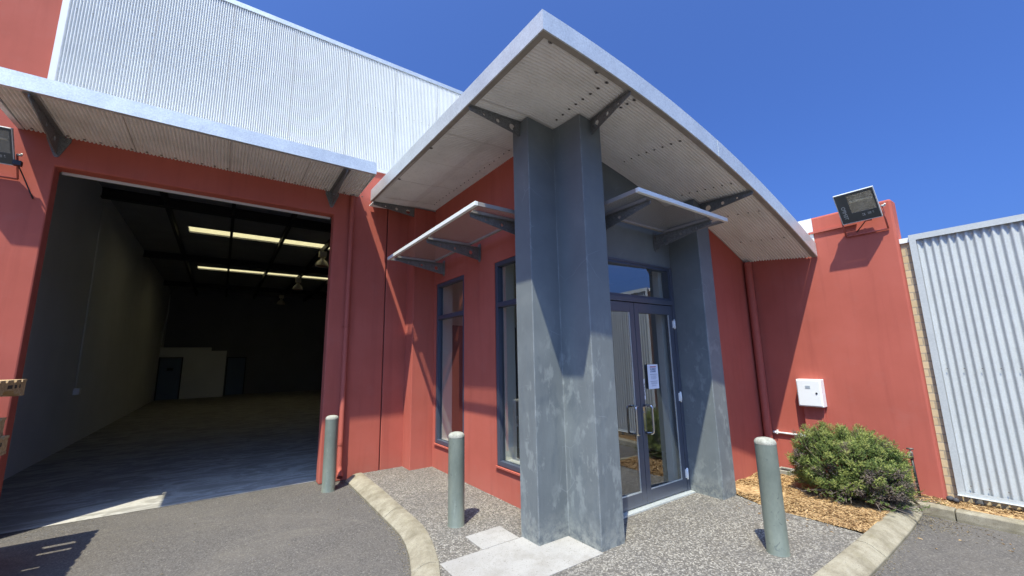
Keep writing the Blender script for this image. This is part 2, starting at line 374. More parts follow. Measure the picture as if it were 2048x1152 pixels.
M = dict(
    red=mat_red(), blue=mat_blue(), soffit=mat_soffit(), asphalt=mat_asphalt(), agg=mat_aggregate(), slab=mat_slab(), floor=mat_floor(),
    glass=mat_glass(), perf=mat_perf(), brick=mat_brick(), leaf=mat_foliage('shrub_needles', [(.34, (.05, .085, .025)), (.47, (.11, .16, .045)), (.58, (.18, .23, .065)), (.7, (.28, .31, .11))]), leaf2=mat_foliage('shrub_new_growth', [(.34, (.20, .255, .06)), (.5, (.34, .38, .105)), (.68, (.50, .49, .19))]), mulch=mat_mulch(), wood=mat_wood(), bollard=mat_bollard(),
    kerb=mat_conc('kerb_concrete', [(.135, .115, .078), (.24, .211, .152), (.335, .305, .232)], 5.5, bumps=.6, speck=.7),
    cap=mat_conc('bollard_cap', [(.20, .195, .16), (.30, .295, .245), (.39, .38, .32)], 22., speck=.6, moss=False),
    fascia=mat_metal('galvanised_fascia', (.64, .68, .67), .42, .55, .11, .22),
    clad=mat_metal('corrugated_cladding', (.69, .70, .665), .5, .22, .05),
    screen=mat_metal('screen_sheet', (.49, .505, .485), .55, .12, .06),
    galv=mat_metal('bracket_galvanised', (.20, .202, .198), .55, .35, .25, .55),
    flash=mat_plain('pale_flashing', (.66, .67, .66), .5, .2, .06),
    white=mat_plain('white_paint', (.78, .79, .77), .45, 0, .04),
    edge=mat_plain('pale_edge_bar', (.80, .82, .77), .45, .1, .05),
    navy=mat_plain('navy_powder_coat', (.060, .072, .10), .38, .1, .08, 4),
    navy2=mat_plain('navy_door_frame', (.088, .098, .122), .38, .15, .08, 4),
    redp=mat_plain('red_pipe_paint', (.38, .088, .060), .8, 0, .12, 9),
    inwall=mat_plain('grey_warehouse_wall', (.62, .62, .615), .8, 0, .15, 1.1),
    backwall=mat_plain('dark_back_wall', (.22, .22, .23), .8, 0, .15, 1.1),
    inpart=mat_plain('grey_partition', (.78, .78, .74), .8, 0, .08, 1.5),
    dark=mat_plain('dark_steel', (.025, .024, .027), .6, .1, .2),
    roofl=mat_plain('roof_lining', (.27, .27, .28), .6, .1, .3, 2.),
    officew=mat_plain('office_wall', (.42, .42, .37), .85, 0, .05),
    officeup=mat_plain('office_bulkhead', (.66, .66, .58), .85, 0, .04), officelow=mat_plain('office_timber', (.075, .062, .055), .7, 0, .1),
    reveal=mat_plain('white_reveal', (.72, .72, .69), .7, 0, .04),
    carpet=mat_plain('office_carpet', (.07, .068, .07), .95, 0, .2, 30),
    black=mat_plain('black_plastic', (.012, .012, .013), .5, 0, .1),
    steel=mat_plain('stainless_steel', (.62, .60, .57), .22, 1., .04),
    housing=mat_plain('lamp_housing', (.055, .068, .07), .45, .1, .1),
    lampcream=mat_plain('lamp_cream', (.72, .66, .52), .5, 0, .1),
    reflec=mat_plain('lamp_reflector', (.86, .84, .76), .35, .45, .15, 18),
    twig=mat_plain('shrub_twigs', (.15, .115, .09), .9, 0, .3, 20),
    paper=mat_plain('paper', (.76, .79, .86), .7, 0, .02),
    ink=mat_plain('blue_ink', (.10, .15, .28), .7, 0, .1), inkred=mat_plain('red_ink', (.45, .05, .06), .7, 0, .1),
    grey=mat_plain('grey_print', (.30, .33, .40), .7, 0, .1), textw=mat_plain('pale_print', (.45, .5, .5), .6, 0, .05),
    stamp=mat_plain('stamp_ink', (.05, .04, .03), .9, 0, .2),
    door=mat_plain('blue_door', (.16, .20, .27), .5, 0, .1),
    sealant=mat_plain('dark_sealant', (.10, .03, .025), .8, 0, .1),
    lip=mat_plain('grimy_lip', (.27, .245, .21), .7, .1, .35, 9), seam=mat_plain('pale_seam', (.62, .60, .56), .6, .1, .1),
    lap_shadow=mat_plain('lap_shadow_edge', (.36, .36, .37), .6, .2, .1),
    batten=mat_plain('awning_batten', (.30, .275, .255), .6, .1, .15, 8),
    mark=mat_plain('dark_washer', (.17, .155, .14), .7, .1, .3, 60),
    lens=mat_plain('lamp_lens', (.45, .25, .17), .3, 0, .1),
    straw=mat_plain('dry_litter', (.20, .165, .11), .9, 0, .4, 40),
    tapm=mat_plain('dull_tap', (.13, .11, .09), .5, .4, .2, 40),
    hose=mat_plain('dark_rock', (.05, .05, .055), .8, 0, .2),
)
def mat_sky_light():
    m = bpy.data.materials.new('skylight_sheet'); m.use_nodes = True; nt = m.node_tree; nt.nodes.clear()
    out = N(nt, 'ShaderNodeOutputMaterial'); v = coords(nt)
    c = ramp(nt, noise(nt, coords(nt, (1, 9, 1)), 7, 4, .7), [(.3, (.46, .41, .27)), (.7, (.70, .65, .46))])
    t = N(nt, 'ShaderNodeBsdfTranslucent', {'Color': c}); nt.links.new(t.outputs[0], out.inputs[0]); return m
M['skyl'] = mat_sky_light()

# ------------------------------------------------------------------ key dimensions (metres; camera stands over the origin)
Y0 = 6.258                       # face of the main wall
GX0, GX1, GZ = -1.66, 1.20, 3.78 # loading opening
ZP = .057                        # pavement level
XE = 2.695; YF = 2.78; XW = 6.135
CX0, CY0, CX1, CY1 = 1.70, 1.95, 6.125, 1.887   # entry canopy: corner and the end on the boundary wall
LX, LY = 1.66, 6.02                             # far end of its left fascia
def zbot(x): return ((-1.59998614e-04*x - 4.25583267e-02)*x + 8.63305700e-02)*x + 3.91928289
def ztop(x): return ((4.24822377e-04*x - 5.16895808e-02)*x + 1.32540756e-01)*x + 4.02680615
def yfr(x): return CY0 + (x-CX0)/(CX1-CX0)*(CY1-CY0)
def xlf(y): return CX0 + (y-CY0)/(LY-CY0)*(LX-CX0)
def cl(t): return max(0., min(1., t))
def soff(x, y):
    a = min(cl((y-1.99)/.6), cl((x-1.76)/.55))
    return zbot(x) + .010 + .075*a + .012*(y-1.95) + .075*cl((x-2.2)/.5)*cl((y-2.7)/1.0)

# ================================================================== SETTING
g = MB(); g.add([(-150,-150,0),(150,-150,0),(150,150,0),(-150,150,0)], [(0,1,2,3)]); tag(g.build('ground', M['asphalt']), kind='structure')
f = MB(); f.add([(-2.45,Y0+.245,.004),(1.30,Y0+.205,.004),(7.5,Y0+.205,.004),(7.5,27.5,.004),(-2.45,27.5,.004)], [(0,1,2,3,4)])
tag(f.build('warehouse_floor', M['floor']), kind='structure')

# kerb round the pavement: outer foot line, inner line
KO = [(1.53,6.19),(1.524,5.7),(1.518,5.24),(1.511,4.87),(1.504,4.494),(1.502,4.2),(1.490,3.95),(1.455,3.74),(1.405,3.53),(1.313,3.253),(1.16,2.87),(.98,2.42),(.90,2.0),(.98,1.62),(1.25,1.33),(1.7,1.22),(2.4,1.197),(3.2,1.195),(4.001,1.195),(4.377,1.198),(5.139,1.214),(5.60,1.235),(5.83,1.25)]
KI = [(1.745,6.20),(1.742,5.7),(1.735,5.25),(1.722,4.88),(1.708,4.51),(1.702,4.2),(1.690,3.92),(1.650,3.69),(1.595,3.47),(1.50,3.16),(1.345,2.78),(1.18,2.36),(1.11,2.02),(1.17,1.74),(1.38,1.51),(1.76,1.41),(2.42,1.39),(3.2,1.385),(4.0,1.388),(4.40,1.390),(5.13,1.402),(5.60,1.40),(5.97,1.375)]
KJ = [4, 9, 13, 16, 19]   # joints
def kerb_mb(O, I, joints, h=.085, flat=.38, back=.0):
    b = MB()
    def sec(t0, p, q):
        p = Vector((*p, 0)); q = Vector((*q, 0)); d = q - p
        return [p, p + Vector((0,0,.022)), p + d*(.82-flat) + Vector((0,0,h-.012)), p + d*(1-flat+.05) + Vector((0,0,h)), q + Vector((0,0,h-.004)), q]
    cuts = [0] + joints + [len(O)-1]
    for a, c in zip(cuts[:-1], cuts[1:]):
        rows = []
        for i in range(a, c+1):
            o, n_ = Vector(O[i]), Vector(I[i])
            if i == a and a > 0: t = Vector(O[i+1])-o; e = t.normalized()*.006; o = o+e; n_ = n_+e
            if i == c and c < len(O)-1: t = Vector(O[i-1])-o; e = t.normalized()*.004; o = o+e; n_ = n_+e
            rows.append(sec(0, o, n_))
        k = 6; vs = [p for r_ in rows for p in r_]; m = len(rows)
        fs = [(i*k+j, i*k+j+1, (i+1)*k+j+1, (i+1)*k+j) for i in range(m-1) for j in range(k-1)]
        fs += [tuple(range(k)), tuple((m-1)*k + j for j in range(k-1, -1, -1))]
        b.add(vs, fs)
    return b
tag(kerb_mb(KO, KI, KJ).build('kerb', M['kerb'], bevel=.006, segs=2, angle=25), kind='structure')
K2O = [(5.846,1.262),(5.842,1.029),(5.850,.62),(5.86,-.3),(5.87,-1.2),(5.88,-2.2),(5.89,-4)]
K2I = [(5.985,1.372),(5.962,1.024),(5.985,.62),(6.0,-.3),(6.0,-1.2),(6.01,-2.2),(6.02,-4)]
tag(kerb_mb(K2O, K2I, [1,3,4,5], .10, .75).build('kerb', M['kerb'], bevel=.006, angle=25), kind='structure')

# pavement of exposed aggregate, pale slabs let into it
pv = MB()
poly = [(q[0]-.03 if i < 12 else q[0], q[1]) for i, q in enumerate(KI)]
inner = [(1.72, 6.25)] + [(x-.02, y) for x, y in KI[:12]] + [(x, y-.02) for x, y in KI[12:20]] + [(4.66, 1.375), (4.70, 2.2), (4.84, 2.57), (4.84, 3.2), (2.8, 3.2), (2.8, 6.25)]
pv.add([(x, y, ZP) for x, y in inner], [tuple(range(len(inner)))])
tag(pv.build('pavement', M['agg']), kind='structure')
sl = MB()
sl.prism([(1.50,2.522),(2.63,2.522),(2.63,3.165),(1.508,3.165)], ZP-.01, ZP+.004)
sl.prism([(1.895,3.171),(2.268,3.171),(2.272,3.49),(1.90,3.478)], ZP-.01, ZP+.004)
tag(sl.build('path', M['slab']), kind='structure')

# garden bed of wood chips
def inpoly(x, y, P):
    c = False; j = len(P)-1
    for i in range(len(P)):
        if (P[i][1] > y) != (P[j][1] > y) and x < (P[j][0]-P[i][0])*(y-P[i][1])/(P[j][1]-P[i][1])+P[i][0]: c = not c
        j = i
    return c
BED = [(4.69,1.385),(5.2,1.395),(5.98,1.36),(5.95,1.03),(5.98,.62),(5.99,-.3),(6.0,-2.2),(6.0,-4.0),(6.195,-4.0),(6.195,1.12),(6.14,1.12),(6.14,2.79),(4.84,2.79),(4.84,2.56),(4.73,2.2)]
def bedz(x, y): 
    h = .075 + .018*sin(5.1*x+1)*sin(4.3*y) + .012*sin(13*x+3*y)
    if x < 4.9: h -= .02*cl((4.9-x)/.2)
    h += .035*cl((x-5.8)/.3)
    return h
mu = MB()
mu.add([(x, y, bedz(x, y)-.004) for x, y in BED], [tuple(range(len(BED)))])
st = .06; nx = int(1.6/st); ny = int(6.9/st)
for i in range(nx):
    for j in range(ny):
        x, y = 4.68+i*st, -4+j*st
        if all(inpoly(a, c, BED) for a, c in ((x,y),(x+st,y),(x+st,y+st),(x,y+st))):
            mu.add([(x,y,bedz(x,y)),(x+st,y,bedz(x+st,y)),(x+st,y+st,bedz(x+st,y+st)),(x,y+st,bedz(x,y+st))], [(0,1,2,3)])
def chip(b, x, y, z, L, W):
    a = random.uniform(0, 2*pi); t = random.uniform(-.35, .35); u = Vector((cos(a)*cos(t), sin(a)*cos(t), sin(t)))
    w = Vector((-sin(a), cos(a), random.uniform(-.5, .5))).normalized(); n_ = u.cross(w); c = Vector((x, y, z))
    th = .0022
    b.add([c-u*L-w*W*.6, c-u*L+w*W*.5, c+w*W+n_*th, c+u*L+w*W*.3, c+u*L-w*W*.4, c-w*W+n_*th*2, c-n_*th*1.5],
          [(0,5,2,1),(5,4,3,2),(0,1,6),(1,2,6),(2,3,6),(3,4,6),(4,5,6),(5,0,6)])
cnt = 0
while cnt < 15500:
    x, y = random.uniform(4.66, 6.24), random.uniform(-1.6, 2.79) if random.random() < .85 else random.uniform(1.3, 2.79)
    if inpoly(x, y, BED):
        chip(mu, x, y, bedz(x, y)+random.uniform(.0, .012), random.choice((.010, .014, .018, .024, .034)), random.uniform(.0025, .006)); cnt += 1
for k in range(46):   # strays on paving and asphalt
    x, y = random.choice(((random.uniform(4.45, 4.72), random.uniform(1.5, 2.4)), (random.uniform(5.0, 5.8), random.uniform(.2, 1.15)), (random.uniform(3.0, 5.8), random.uniform(.4, 1.1))))
    chip(mu, x, y, (ZP if y > 1.4 else 0)+.004, random.choice((.008, .012, .02)), random.uniform(.002, .004))
tag(mu.build('mulch', M['mulch']), kind='stuff')

# leaf litter, straw and grit swept against the kerb
gr = MB()
for k in range(520):
    i = random.choice([1,2,3,4,5,6,7,8,17,18,19,20,21]); t = random.random(); p = Vector(KO[i]).lerp(Vector(KO[i+1] if i+1 < len(KO) else KO[i]), t)
    d = (Vector(KO[i]) - Vector(KI[i])).normalized(); p = p + d*abs(random.gauss(0, .035))
    chip(gr, p.x, p.y, .003, random.choice((.003, .005, .009)), random.uniform(.001, .0025))
for k in range(260):
    p = Vector((5.80, 1.2)) + Vector((-abs(random.gauss(0, .22)), -abs(random.gauss(0, .2))))
    chip(gr, p.x, p.y, .003, random.choice((.004, .007, .012)), random.uniform(.001, .0025))
for k in range(90):
    chip(gr, random.uniform(-1.6, 1.5), random.uniform(4.0, 6.4), .006, random.choice((.003, .006, .012)), random.uniform(.001, .002))
tag(gr.build('litter', M['straw']), kind='stuff')

# ================================================================== WAREHOUSE
W = thing('warehouse_building', (0, Y0, 0), 'red walled warehouse with silver ribbed upper cladding and an open loading doorway', 'warehouse')
w = MB()
w.extr([(-7.5,Y0,0),(GX0,Y0,0),(GX0,Y0,GZ),(GX1,Y0,GZ),(GX1,Y0,0),(2.004,Y0,0),(2.004,Y0,4.63),(-1.81,Y0,4.63),(-1.81,Y0,9.5),(-7.5,Y0,9.5)], (0,.18,0))
w.build('front_wall', M['red'], W, bevel=.014)
w = MB(); w.extr([(2.018,Y0,0),(9,Y0,0),(9,Y0,4.63),(2.018,Y0,4.63)], (0,.18,0)); w.build('front_wall', M['red'], W, bevel=.008)
w = MB(); w.box(2.0,2.022,Y0+.02,Y0+.1,0,4.6); w.build('joint_sealant', M['sealant'], W)
w = MB(); w.extr([(2.347,5.951,0),(XE+.02,5.951,0),(XE+.02,5.951,4.02),(2.347,5.951,4.02)], (0,Y0-5.951-.001,0)); w.build('pilaster', M['red'], W, bevel=.008)
# opening trim under the head
w = MB(); w.box(GX0+.02,GX1-.02,Y0+.15,Y0+.178,GZ-.03,GZ-.001); w.build('door_track', M['flash'], W)
# cladding
def ribs(u0, u1, pitch, amp, z0, z1, place, seg=8, smooth=True, cusp=False):
    """sheet with round ribs; place(u, d, t) gives the point for position, depth and the run parameter"""
    n = max(4, int((u1-u0)/pitch*seg)); b = MB()
    b.grid(lambda i, j: place(u0+(u1-u0)*i, amp*(1-abs(sin(pi*(u1-u0)*i/pitch)) if cusp else .5-.5*cos(2*pi*(u1-u0)*i/pitch)), j), n, 1 if z1 is None else z1, smooth); return b
b = ribs(-1.785, 8.5, .0265, .019, 0, None, lambda u, d, t: (u, Y0-.006-d, 4.66+(6.60-4.66)*t), 8)
cl_ = b.build('wall_cladding', M['clad'], W)
b = MB(); b.box(-1.83,-1.775,Y0-.026,Y0+.0,4.60,9.5); b.build('corner_flashing', M['flash'], cl_)
b = MB(); b.box(-1.775,8.6,Y0-.030,Y0+.14,6.575,6.645); b.build('capping', M['fascia'], cl_)
b = MB(); b.box(-1.775,8.6,Y0-.028,Y0-.002,4.615,4.665); b.build('base_flashing', M['flash'], cl_)
b = MB()
for k in range(0, 62):
    for z in (5.72,):
        x = -1.72+k*.0265*5+.01; b.obox((x, Y0-.0235, z), (.0045,0,0), (0,.0015,0), (0,0,.0045))
for k in range(1, 13):
    x = -1.785+.0265*29*k; lap = MB() if k == 1 else lap; lap.box(x-.0018, x+.0018, Y0-.0258, Y0-.0235, 4.67, 6.57)  # shadow line at each sheet lap, put in as a thin darker strip
merge(cl_, b, M['mark'], W); merge(cl_, lap, M['lap_shadow'], W)
# backing of the upper wall
b = MB(); b.box(-1.81,9,Y0+.002,Y0+.18,4.631,6.57); b.build('upper_wall', M['inwall'], W)
# interior shell
b = MB(); b.box(-2.63,-2.45,Y0+.181,27.7,0,5.75); b.build('interior_wall', M['inwall'], W)
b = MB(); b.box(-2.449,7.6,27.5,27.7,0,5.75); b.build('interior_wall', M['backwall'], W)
b = MB(); b.box(7.5,7.7,Y0+.181,27.499,0,5.75); b.build('interior_wall', M['inwall'], W)
b = MB(); b.box(-2.449,GX0-.05,Y0+.181,Y0+.2,0,5.5); b.build('interior_wall', M['inwall'], W)
# roof with translucent strips
zr = 5.5; strips = [(14.35,15.0), (20.15,20.75)]; SX = 4.4
b = MB(); y = Y0+.185
for a, c in strips + [(27.7, None)]:
    b.box(-2.63, 7.7, y, a, zr, zr+.06); y = c
for a, c in strips: b.box(-2.63, -1.08, a, c, zr, zr+.06); b.box(SX, 7.7, a, c, zr, zr+.06)
rf = b.build('roof', M['roofl'], W)
for a, c in strips:
    s_ = MB(); s_.box(-1.078, SX-.002, a+.002, c-.002, zr+.045, zr+.05); s_.build('skylight', M['skyl'], rf)
for y in (12.1, 18.2, 24.3):
    b = MB(); b.box(-2.449, 7.499, y-.08, y+.08, zr-.22, zr-.202); b.box(-2.449, 7.499, y-.08, y+.08, zr-.018, zr-.002); b.box(-2.449, 7.499, y-.012, y+.012, zr-.2, zr-.02)
    b.build('roof_beam', M['dark'], W)
for x in (-1.35, -.05, 1.25, 2.55, 3.85, 5.15, 6.45):
    b = MB(); b.box(x-.035, x+.035, Y0+.2, 27.49, zr-.20, zr-.005); b.build('purlin', M['dark'], W)
b = MB(); b.box(-2.44, 7.49, Y0+.185, Y0+.55, 3.95, 4.35); b.build('shutter_drum', M['dark'], W)
# back-wall room and doors
b = MB(); b.extr([(-2.449,26.2,0),(.22,26.2,0),(.22,26.2,2.33),(-.45,26.2,2.33),(-.45,26.2,2.50),(-2.449,26.2,2.50)], (0,1.29,0)); room = b.build('partition_room', M['inpart'], W)
def indoor(x0, x1, y, par, sign):
    b = MB(); b.box(x0, x1, y-.03, y-.002, .005, 1.97); d = b.build('interior_door', M['door'], par)
    b = MB(); b.box(x0-.05, x0-.001, y-.04, y-.002, 0, 2.02); b.box(x1+.001, x1+.05, y-.04, y-.002, 0, 2.02); b.box(x0, x1, y-.04, y-.002, 1.972, 2.02); b.build('frame', M['dark'], d) if par is W else None
    b = MB(); b.tube([(x1-.07, y-.03, 1.0), (x1-.07, y-.08, 1.0), (x1-.18, y-.08, 1.0)], .012, 8); b.build('handle', M['steel'], d) if par is W else None
    if sign:
        b = MB(); b.box((x0+x1)/2-.12, (x0+x1)/2+.12, y-.036, y-.031, 1.38, 1.5); b.build('sign', M['black'], d)
indoor(-2.40, -1.58, 26.2, W, True); indoor(.32, 1.12, 27.5, W, False)
b = MB(); b.tube([(-2.432,12.3,zr-.3),(-2.432,12.4,1.17)], .012, 8); sw = b.build('conduit', M['white'], W)
b = MB(); b.box(-2.449,-2.36,12.33,12.5,1.05,1.18); b.build('switch_box', M['white'], sw)
b = MB(); b.tube([(-2.40,26.9,5.2),(-2.36,26.5,4.2),(-2.42,26.25,3.3),(-2.43,26.1,2.62)], .025, 8); b.build('hanging_cable', M['white'], W)
# downpipe by the opening
px, py = 1.445, Y0-.047
b = MB(); b.tube([(px,py,4.10),(px,py,.22),(px,py-.015,.17),(px-.005,py-.06,.125)], .034, 14, caps=False); dp = b.build('downpipe', M['redp'], W)
b = MB(); b.tube([(px-.002,py-.058,.128),(px-.01,py-.10,.085)], .040, 14, caps=False); b.build('shoe', M['redp'], dp)
for z in (2.13, .50):
    b = MB(); b.tube([(px,py,z-.018),(px,py,z+.018)], .0385, 14, caps=False); b.box(px-.055,px+.055,py+.036,Y0-.001,z-.014,z+.014); b.build('clip', M['redp'], dp)

def triangle_bracket(par, x, ywall, ztop_, ytip, drop=.24, wid=.19):
    """bracket on the loading canopy: pointed wall plate and a tapering blade"""
    k = MB(); k.extr([(x-wid/2,ywall-.001,ztop_),(x-wid/2,ywall-.001,ztop_-.04),(x-.022,ywall-.001,ztop_-drop+.012),(x-.012,ywall-.001,ztop_-drop),(x+.012,ywall-.001,ztop_-drop),(x+.022,ywall-.001,ztop_-drop+.012),(x+wid/2,ywall-.001,ztop_-.04),(x+wid/2,ywall-.001,ztop_)], (0,-.010,0))
    k.lathe([(0,.012),(.012,.010),(.013,0)], (0,0,0), 10)
    hd = k.v[-30:]; k.v[-30:] = [(x+p[0], ywall-.011-p[2], ztop_-drop+.03+p[1]) for p in hd]
    for sx in (-.062, .062):
        k.lathe([(0,.010),(.010,.008),(.011,0)], (0,0,0), 10); hd = k.v[-30:]; k.v[-30:] = [(x+sx+p[0], ywall-.011-p[2], ztop_-.045+p[1]) for p in hd]
    L = ywall-.011-ytip
    bl = k.build('bracket', M['galv'], par)
    Mx = Matrix(((0,0,1,x),(-1,0,0,ywall-.011),(0,1,0,ztop_-.002),(0,0,0,1)))
    absorb(bl, plate('blade', [(0,0),(L,0),(L,-.04),(0,-drop+.03)], [(L*.16,-.085,.030),(L*.45,-.062,.02),(L*.72,-.042,.012)], .010, Mx, M['galv'], par))
    k = MB(); k.box(x-.045,x+.045,ytip+.004,ywall-.011,ztop_-.0015,ztop_+.0045); absorb(bl, k.build('flange', M['galv'], par))
# loading canopy
GCX0, GCX1, GCY = -1.975, 1.532, 5.323
b = MB(); b.box(GCX0,GCX1,GCY,GCY+.012,4.132,4.296); b.box(GCX0,GCX1,GCY+.0121,GCY+.05,4.132,4.138); b.box(GCX0,GCX1,GCY+.0121,GCY+.04,4.29,4.296)
gc = b.build('loading_canopy', M['fascia'], W)
b = MB(); b.box(GCX1-.012,GCX1,GCY+.051,Y0-.001,4.128,4.20); b.build('end_trim', M['flash'], gc); b = MB(); b.box(GCX0,GCX0+.045,GCY+.051,Y0-.001,4.122,4.20); b.build('end_trim', M['flash'], gc)
b = ribs(GCX0+.046, GCX1-.0125, .0345, .018, 0, None, lambda u, d, t: (u, GCY+.045+(Y0-.002-GCY-.045)*t, 4.142-.018*t+d), 8, False, True); gso = b.build('soffit', M['soffit'], gc)
b = MB(); b.box(GCX0+.01,GCX1-.01,GCY+.06,Y0-.001,4.22,4.24); b.build('roof_sheet', M['clad'], gc)
for xx in (-1.03, -.12, .72):
    b = MB(); b.box(xx, xx+.005, GCY+.06, Y0-.003, 4.1185, 4.1215); b.build('sheet_lap', M['lip'], gc)
b = MB()
for k in range(27):
    for t in (.93,):
        x = GCX0+.12+k*.132; b.obox((x, GCY+(Y0-GCY)*t, 4.1245), (.011,0,0), (0,.009,0), (0,0,.004))
merge(gso, b, M['mark'], gc)
for x in (-1.665, 1.16): triangle_bracket(gc, x, Y0, 4.122, GCY+.03)

# ================================================================== OFFICE ENTRANCE
E_ = thing('office_entrance', (4.4, 3.0, 0), 'red office entrance wing with slate blue columns under a curved silver canopy', 'entrance')
W1, W2, WZ = (4.965,5.868), (3.30,4.178), (.405,2.788)
tw = .15
s = MB()
s.box(XE,XE+tw,3.187,5.950,0,WZ[0]); s.box(XE,XE+tw,3.187,5.950,WZ[1],4.04)
for a, c in ((3.187,W2[0]),(W2[1],W1[0]),(W1[1],5.950)): s.box(XE,XE+tw,a,c,WZ[0],WZ[1])
s.build('side_wall', M['red'], E_)
s = MB(); s.extr([(4.847,YF,0),(XW-.001,YF,0)] + [(x,YF,soff(x,YF)-.003) for x in [6.134,5.8,5.5,5.2,4.847]], (0,.18,0)); s.build('front_wall', M['red'], E_)
s = MB(); s.extr([(2.920,2.972,2.700),(4.573,2.972,2.700)] + [(x,2.972,soff(x,2.972)-.003) for x in [4.573,4.2,3.8,3.4,3.0,2.920]], (0,.088,0)); s.build('bulkhead', M['blue'], E_)
s = MB(); s.prism([(2.300,2.930),(2.636,2.930),(2.636,2.543),(2.919,2.543),(2.919,3.05),(2.919,3.186),(2.300,3.186)], 0, lambda x, y: soff(x, y)-.004)
c1 = s.build('column', M['blue'], E_, bevel=.007); c1['label'] = 'stepped corner column with chalky rub marks'
s = MB(); s.prism([(4.574,2.575),(4.846,2.575),(4.846,3.04),(4.574,3.04)], 0, lambda x, y: soff(x, y)-.004)
c2 = s.build('column', M['blue'], E_, bevel=.007)
c2['label'] = 'square column right of the glass doors'
# hidden room behind the glass
s = MB(); s.box(2.846,6.134,3.06,6.2,.03,.05); s.build('office_floor', M['carpet'], E_)
s = MB(); s.box(2.846,6.134,6.18,6.25,2.181,3.0); s.build('inner_wall', M['officeup'], E_)
s = MB(); s.box(2.846,6.134,6.17,6.25,.05,2.18); s.build('inner_wall', M['officelow'], E_)
s = MB(); s.box(6.06,6.134,3.06,6.179,.05,3.0); s.build('inner_wall', M['officew'], E_)
s = MB(); s.box(4.50,6.059,3.065,3.10,.05,3.0); s.build('inner_wall', M['officew'], E_)
s = MB(); s.box(4.43,4.499,3.065,3.15,.05,3.0); s.build('door_reveal', M['reveal'], E_)
s = MB(); s.box(4.44,4.56,4.2,6.179,.05,2.3); s.build('inner_wall', M['officew'], E_)
s = MB(); s.box(2.846,6.059,3.06,6.179,3.001,3.06); s.build('ceiling', M['reveal'], E_)
s = MB(); s.box(3.25,4.35,4.7,5.3,.70,.74); s.box(3.3,3.34,4.75,5.25,.05,.70); s.box(4.26,4.30,4.75,5.25,.05,.70); s.build('desk', M['white'], E_)
def side_window(y0, y1, label):
    z0, z1 = WZ; fw = .055; x0, x1 = XE+.006, XE+.085
    s = MB(); s.box(x0,x1,y0+.001,y0+fw,z0+.001,z1-.001); s.box(x0,x1,y1-fw,y1-.001,z0+.001,z1-.001)
    s.box(x0,x1,y0+fw,y1-fw,z0+.001,z0+fw); s.box(x0,x1,y0+fw,y1-fw,z1-fw,z1-.001); s.box(x0-.003,x1,y0+fw,y1-fw,2.225,2.285)
    wn = s.build('window', M['navy'], E_, bevel=.004); wn['label'] = label
    for a, c in ((z0+fw, 2.225), (2.285, z1-fw)):
        q = MB(); X = XE+.05; q.add([(X,y0+fw,a),(X,y1-fw,a),(X,y1-fw,c),(X,y0+fw,c)], [(0,1,2,3)]); q.build('pane', M['glass'], wn)
    q = MB(); q.box(x1+.001,XE+tw+.10,y1-.055,y1-.002,z0+.002,z1); q.box(x1+.001,XE+tw+.10,y0+.002,y0+.03,z0+.002,z1); q.box(x1+.001,XE+tw+.10,y0+.03,y1-.055,z0+.002,z0+.05); q.build('reveal', M['reveal'], wn)
    q = MB(); q.box(XE-.022,XE+.02,y0+.002,y1-.002,z0-.018,z0); q.build('sill', M['red'], wn)
side_window(*W1, 'tall narrow window farther from the corner column'); side_window(*W2, 'tall narrow window half hidden by the corner column')
# glass entrance doors
YD = 2.960
s = MB()
s.box(4.525,4.573,YD,YD+.10,ZP,2.699); s.box(2.920,3.03,YD,YD+.10,ZP,2.699)
s.box(3.03,4.525,YD,YD+.10,2.675,2.699); s.box(3.03,4.525,YD-.004,YD+.10,2.215,2.27)
df = s.build('door_frame', M['navy2'], E_, bevel=.003)
s = MB(); s.box(3.03,4.525,YD+.008,YD+.09,2.271,2.30); s.box(3.03,4.525,YD+.008,YD+.09,2.645,2.674); s.box(4.49,4.524,YD+.008,YD+.09,2.301,2.644); s.build('transom_bead', M['navy'], df)
s = MB(); s.add([(3.03,YD+.097,2.30),(4.49,YD+.003,2.30),(4.49,YD+.003,2.645),(3.03,YD+.097,2.645)], [(0,1,2,3)]); s.build('transom_pane', M['glass'], df)
s = MB(); s.box(2.93,4.57,YD-.06,YD+.1,ZP,ZP+.014); s.build('threshold', M['fascia'], df)
def leaf(x0, x1, hinge_right):
    z0, z1 = ZP+.022, 2.208; st = .075; yb, ye = YD+.008, YD+.055
    s = MB(); s.box(x0,x0+st,yb,ye,z0,z1); s.box(x1-st,x1,yb,ye,z0,z1); s.box(x0+st,x1-st,yb,ye,z0,z0+.125); s.box(x0+st,x1-st,yb,ye,z1-.11,z1)
    d = s.build('door', M['navy2'], E_, bevel=.003)
    q = MB(); q.add([(x0+st,yb+.0465,z0+.125),(x1-st,yb+.0085,z0+.125),(x1-st,yb+.0085,z1-.11),(x0+st,yb+.0465,z1-.11)], [(0,1,2,3)]); q.build('pane', M['glass'], d)
    q = MB(); q.box(x0+st,x1-st,yb+.004,yb+.016,z0+.1255,z0+.137); q.box(x1-st-.012,x1-st-.0005,yb+.005,yb+.015,z0+.138,z1-.11) ; q.build('bead', M['fascia'], d)
    if hinge_right:
        for z in (.26, 1.12, 1.985):
            h = MB(); h.box(x1-.022,x1+.03,yb-.013,yb-.001,z-.045,z+.045); h.tube([(x1+.002,yb-.016,z-.06),(x1+.002,yb-.016,z+.06)], .009, 8); h.build('hinge', M['white'], d)
    return d
dR = leaf(3.795, 4.521, True); dL = leaf(3.062, 3.788, False)
dR['label'] = 'right glass door leaf with paper notice'; dL['label'] = 'left glass door leaf beside the corner column'
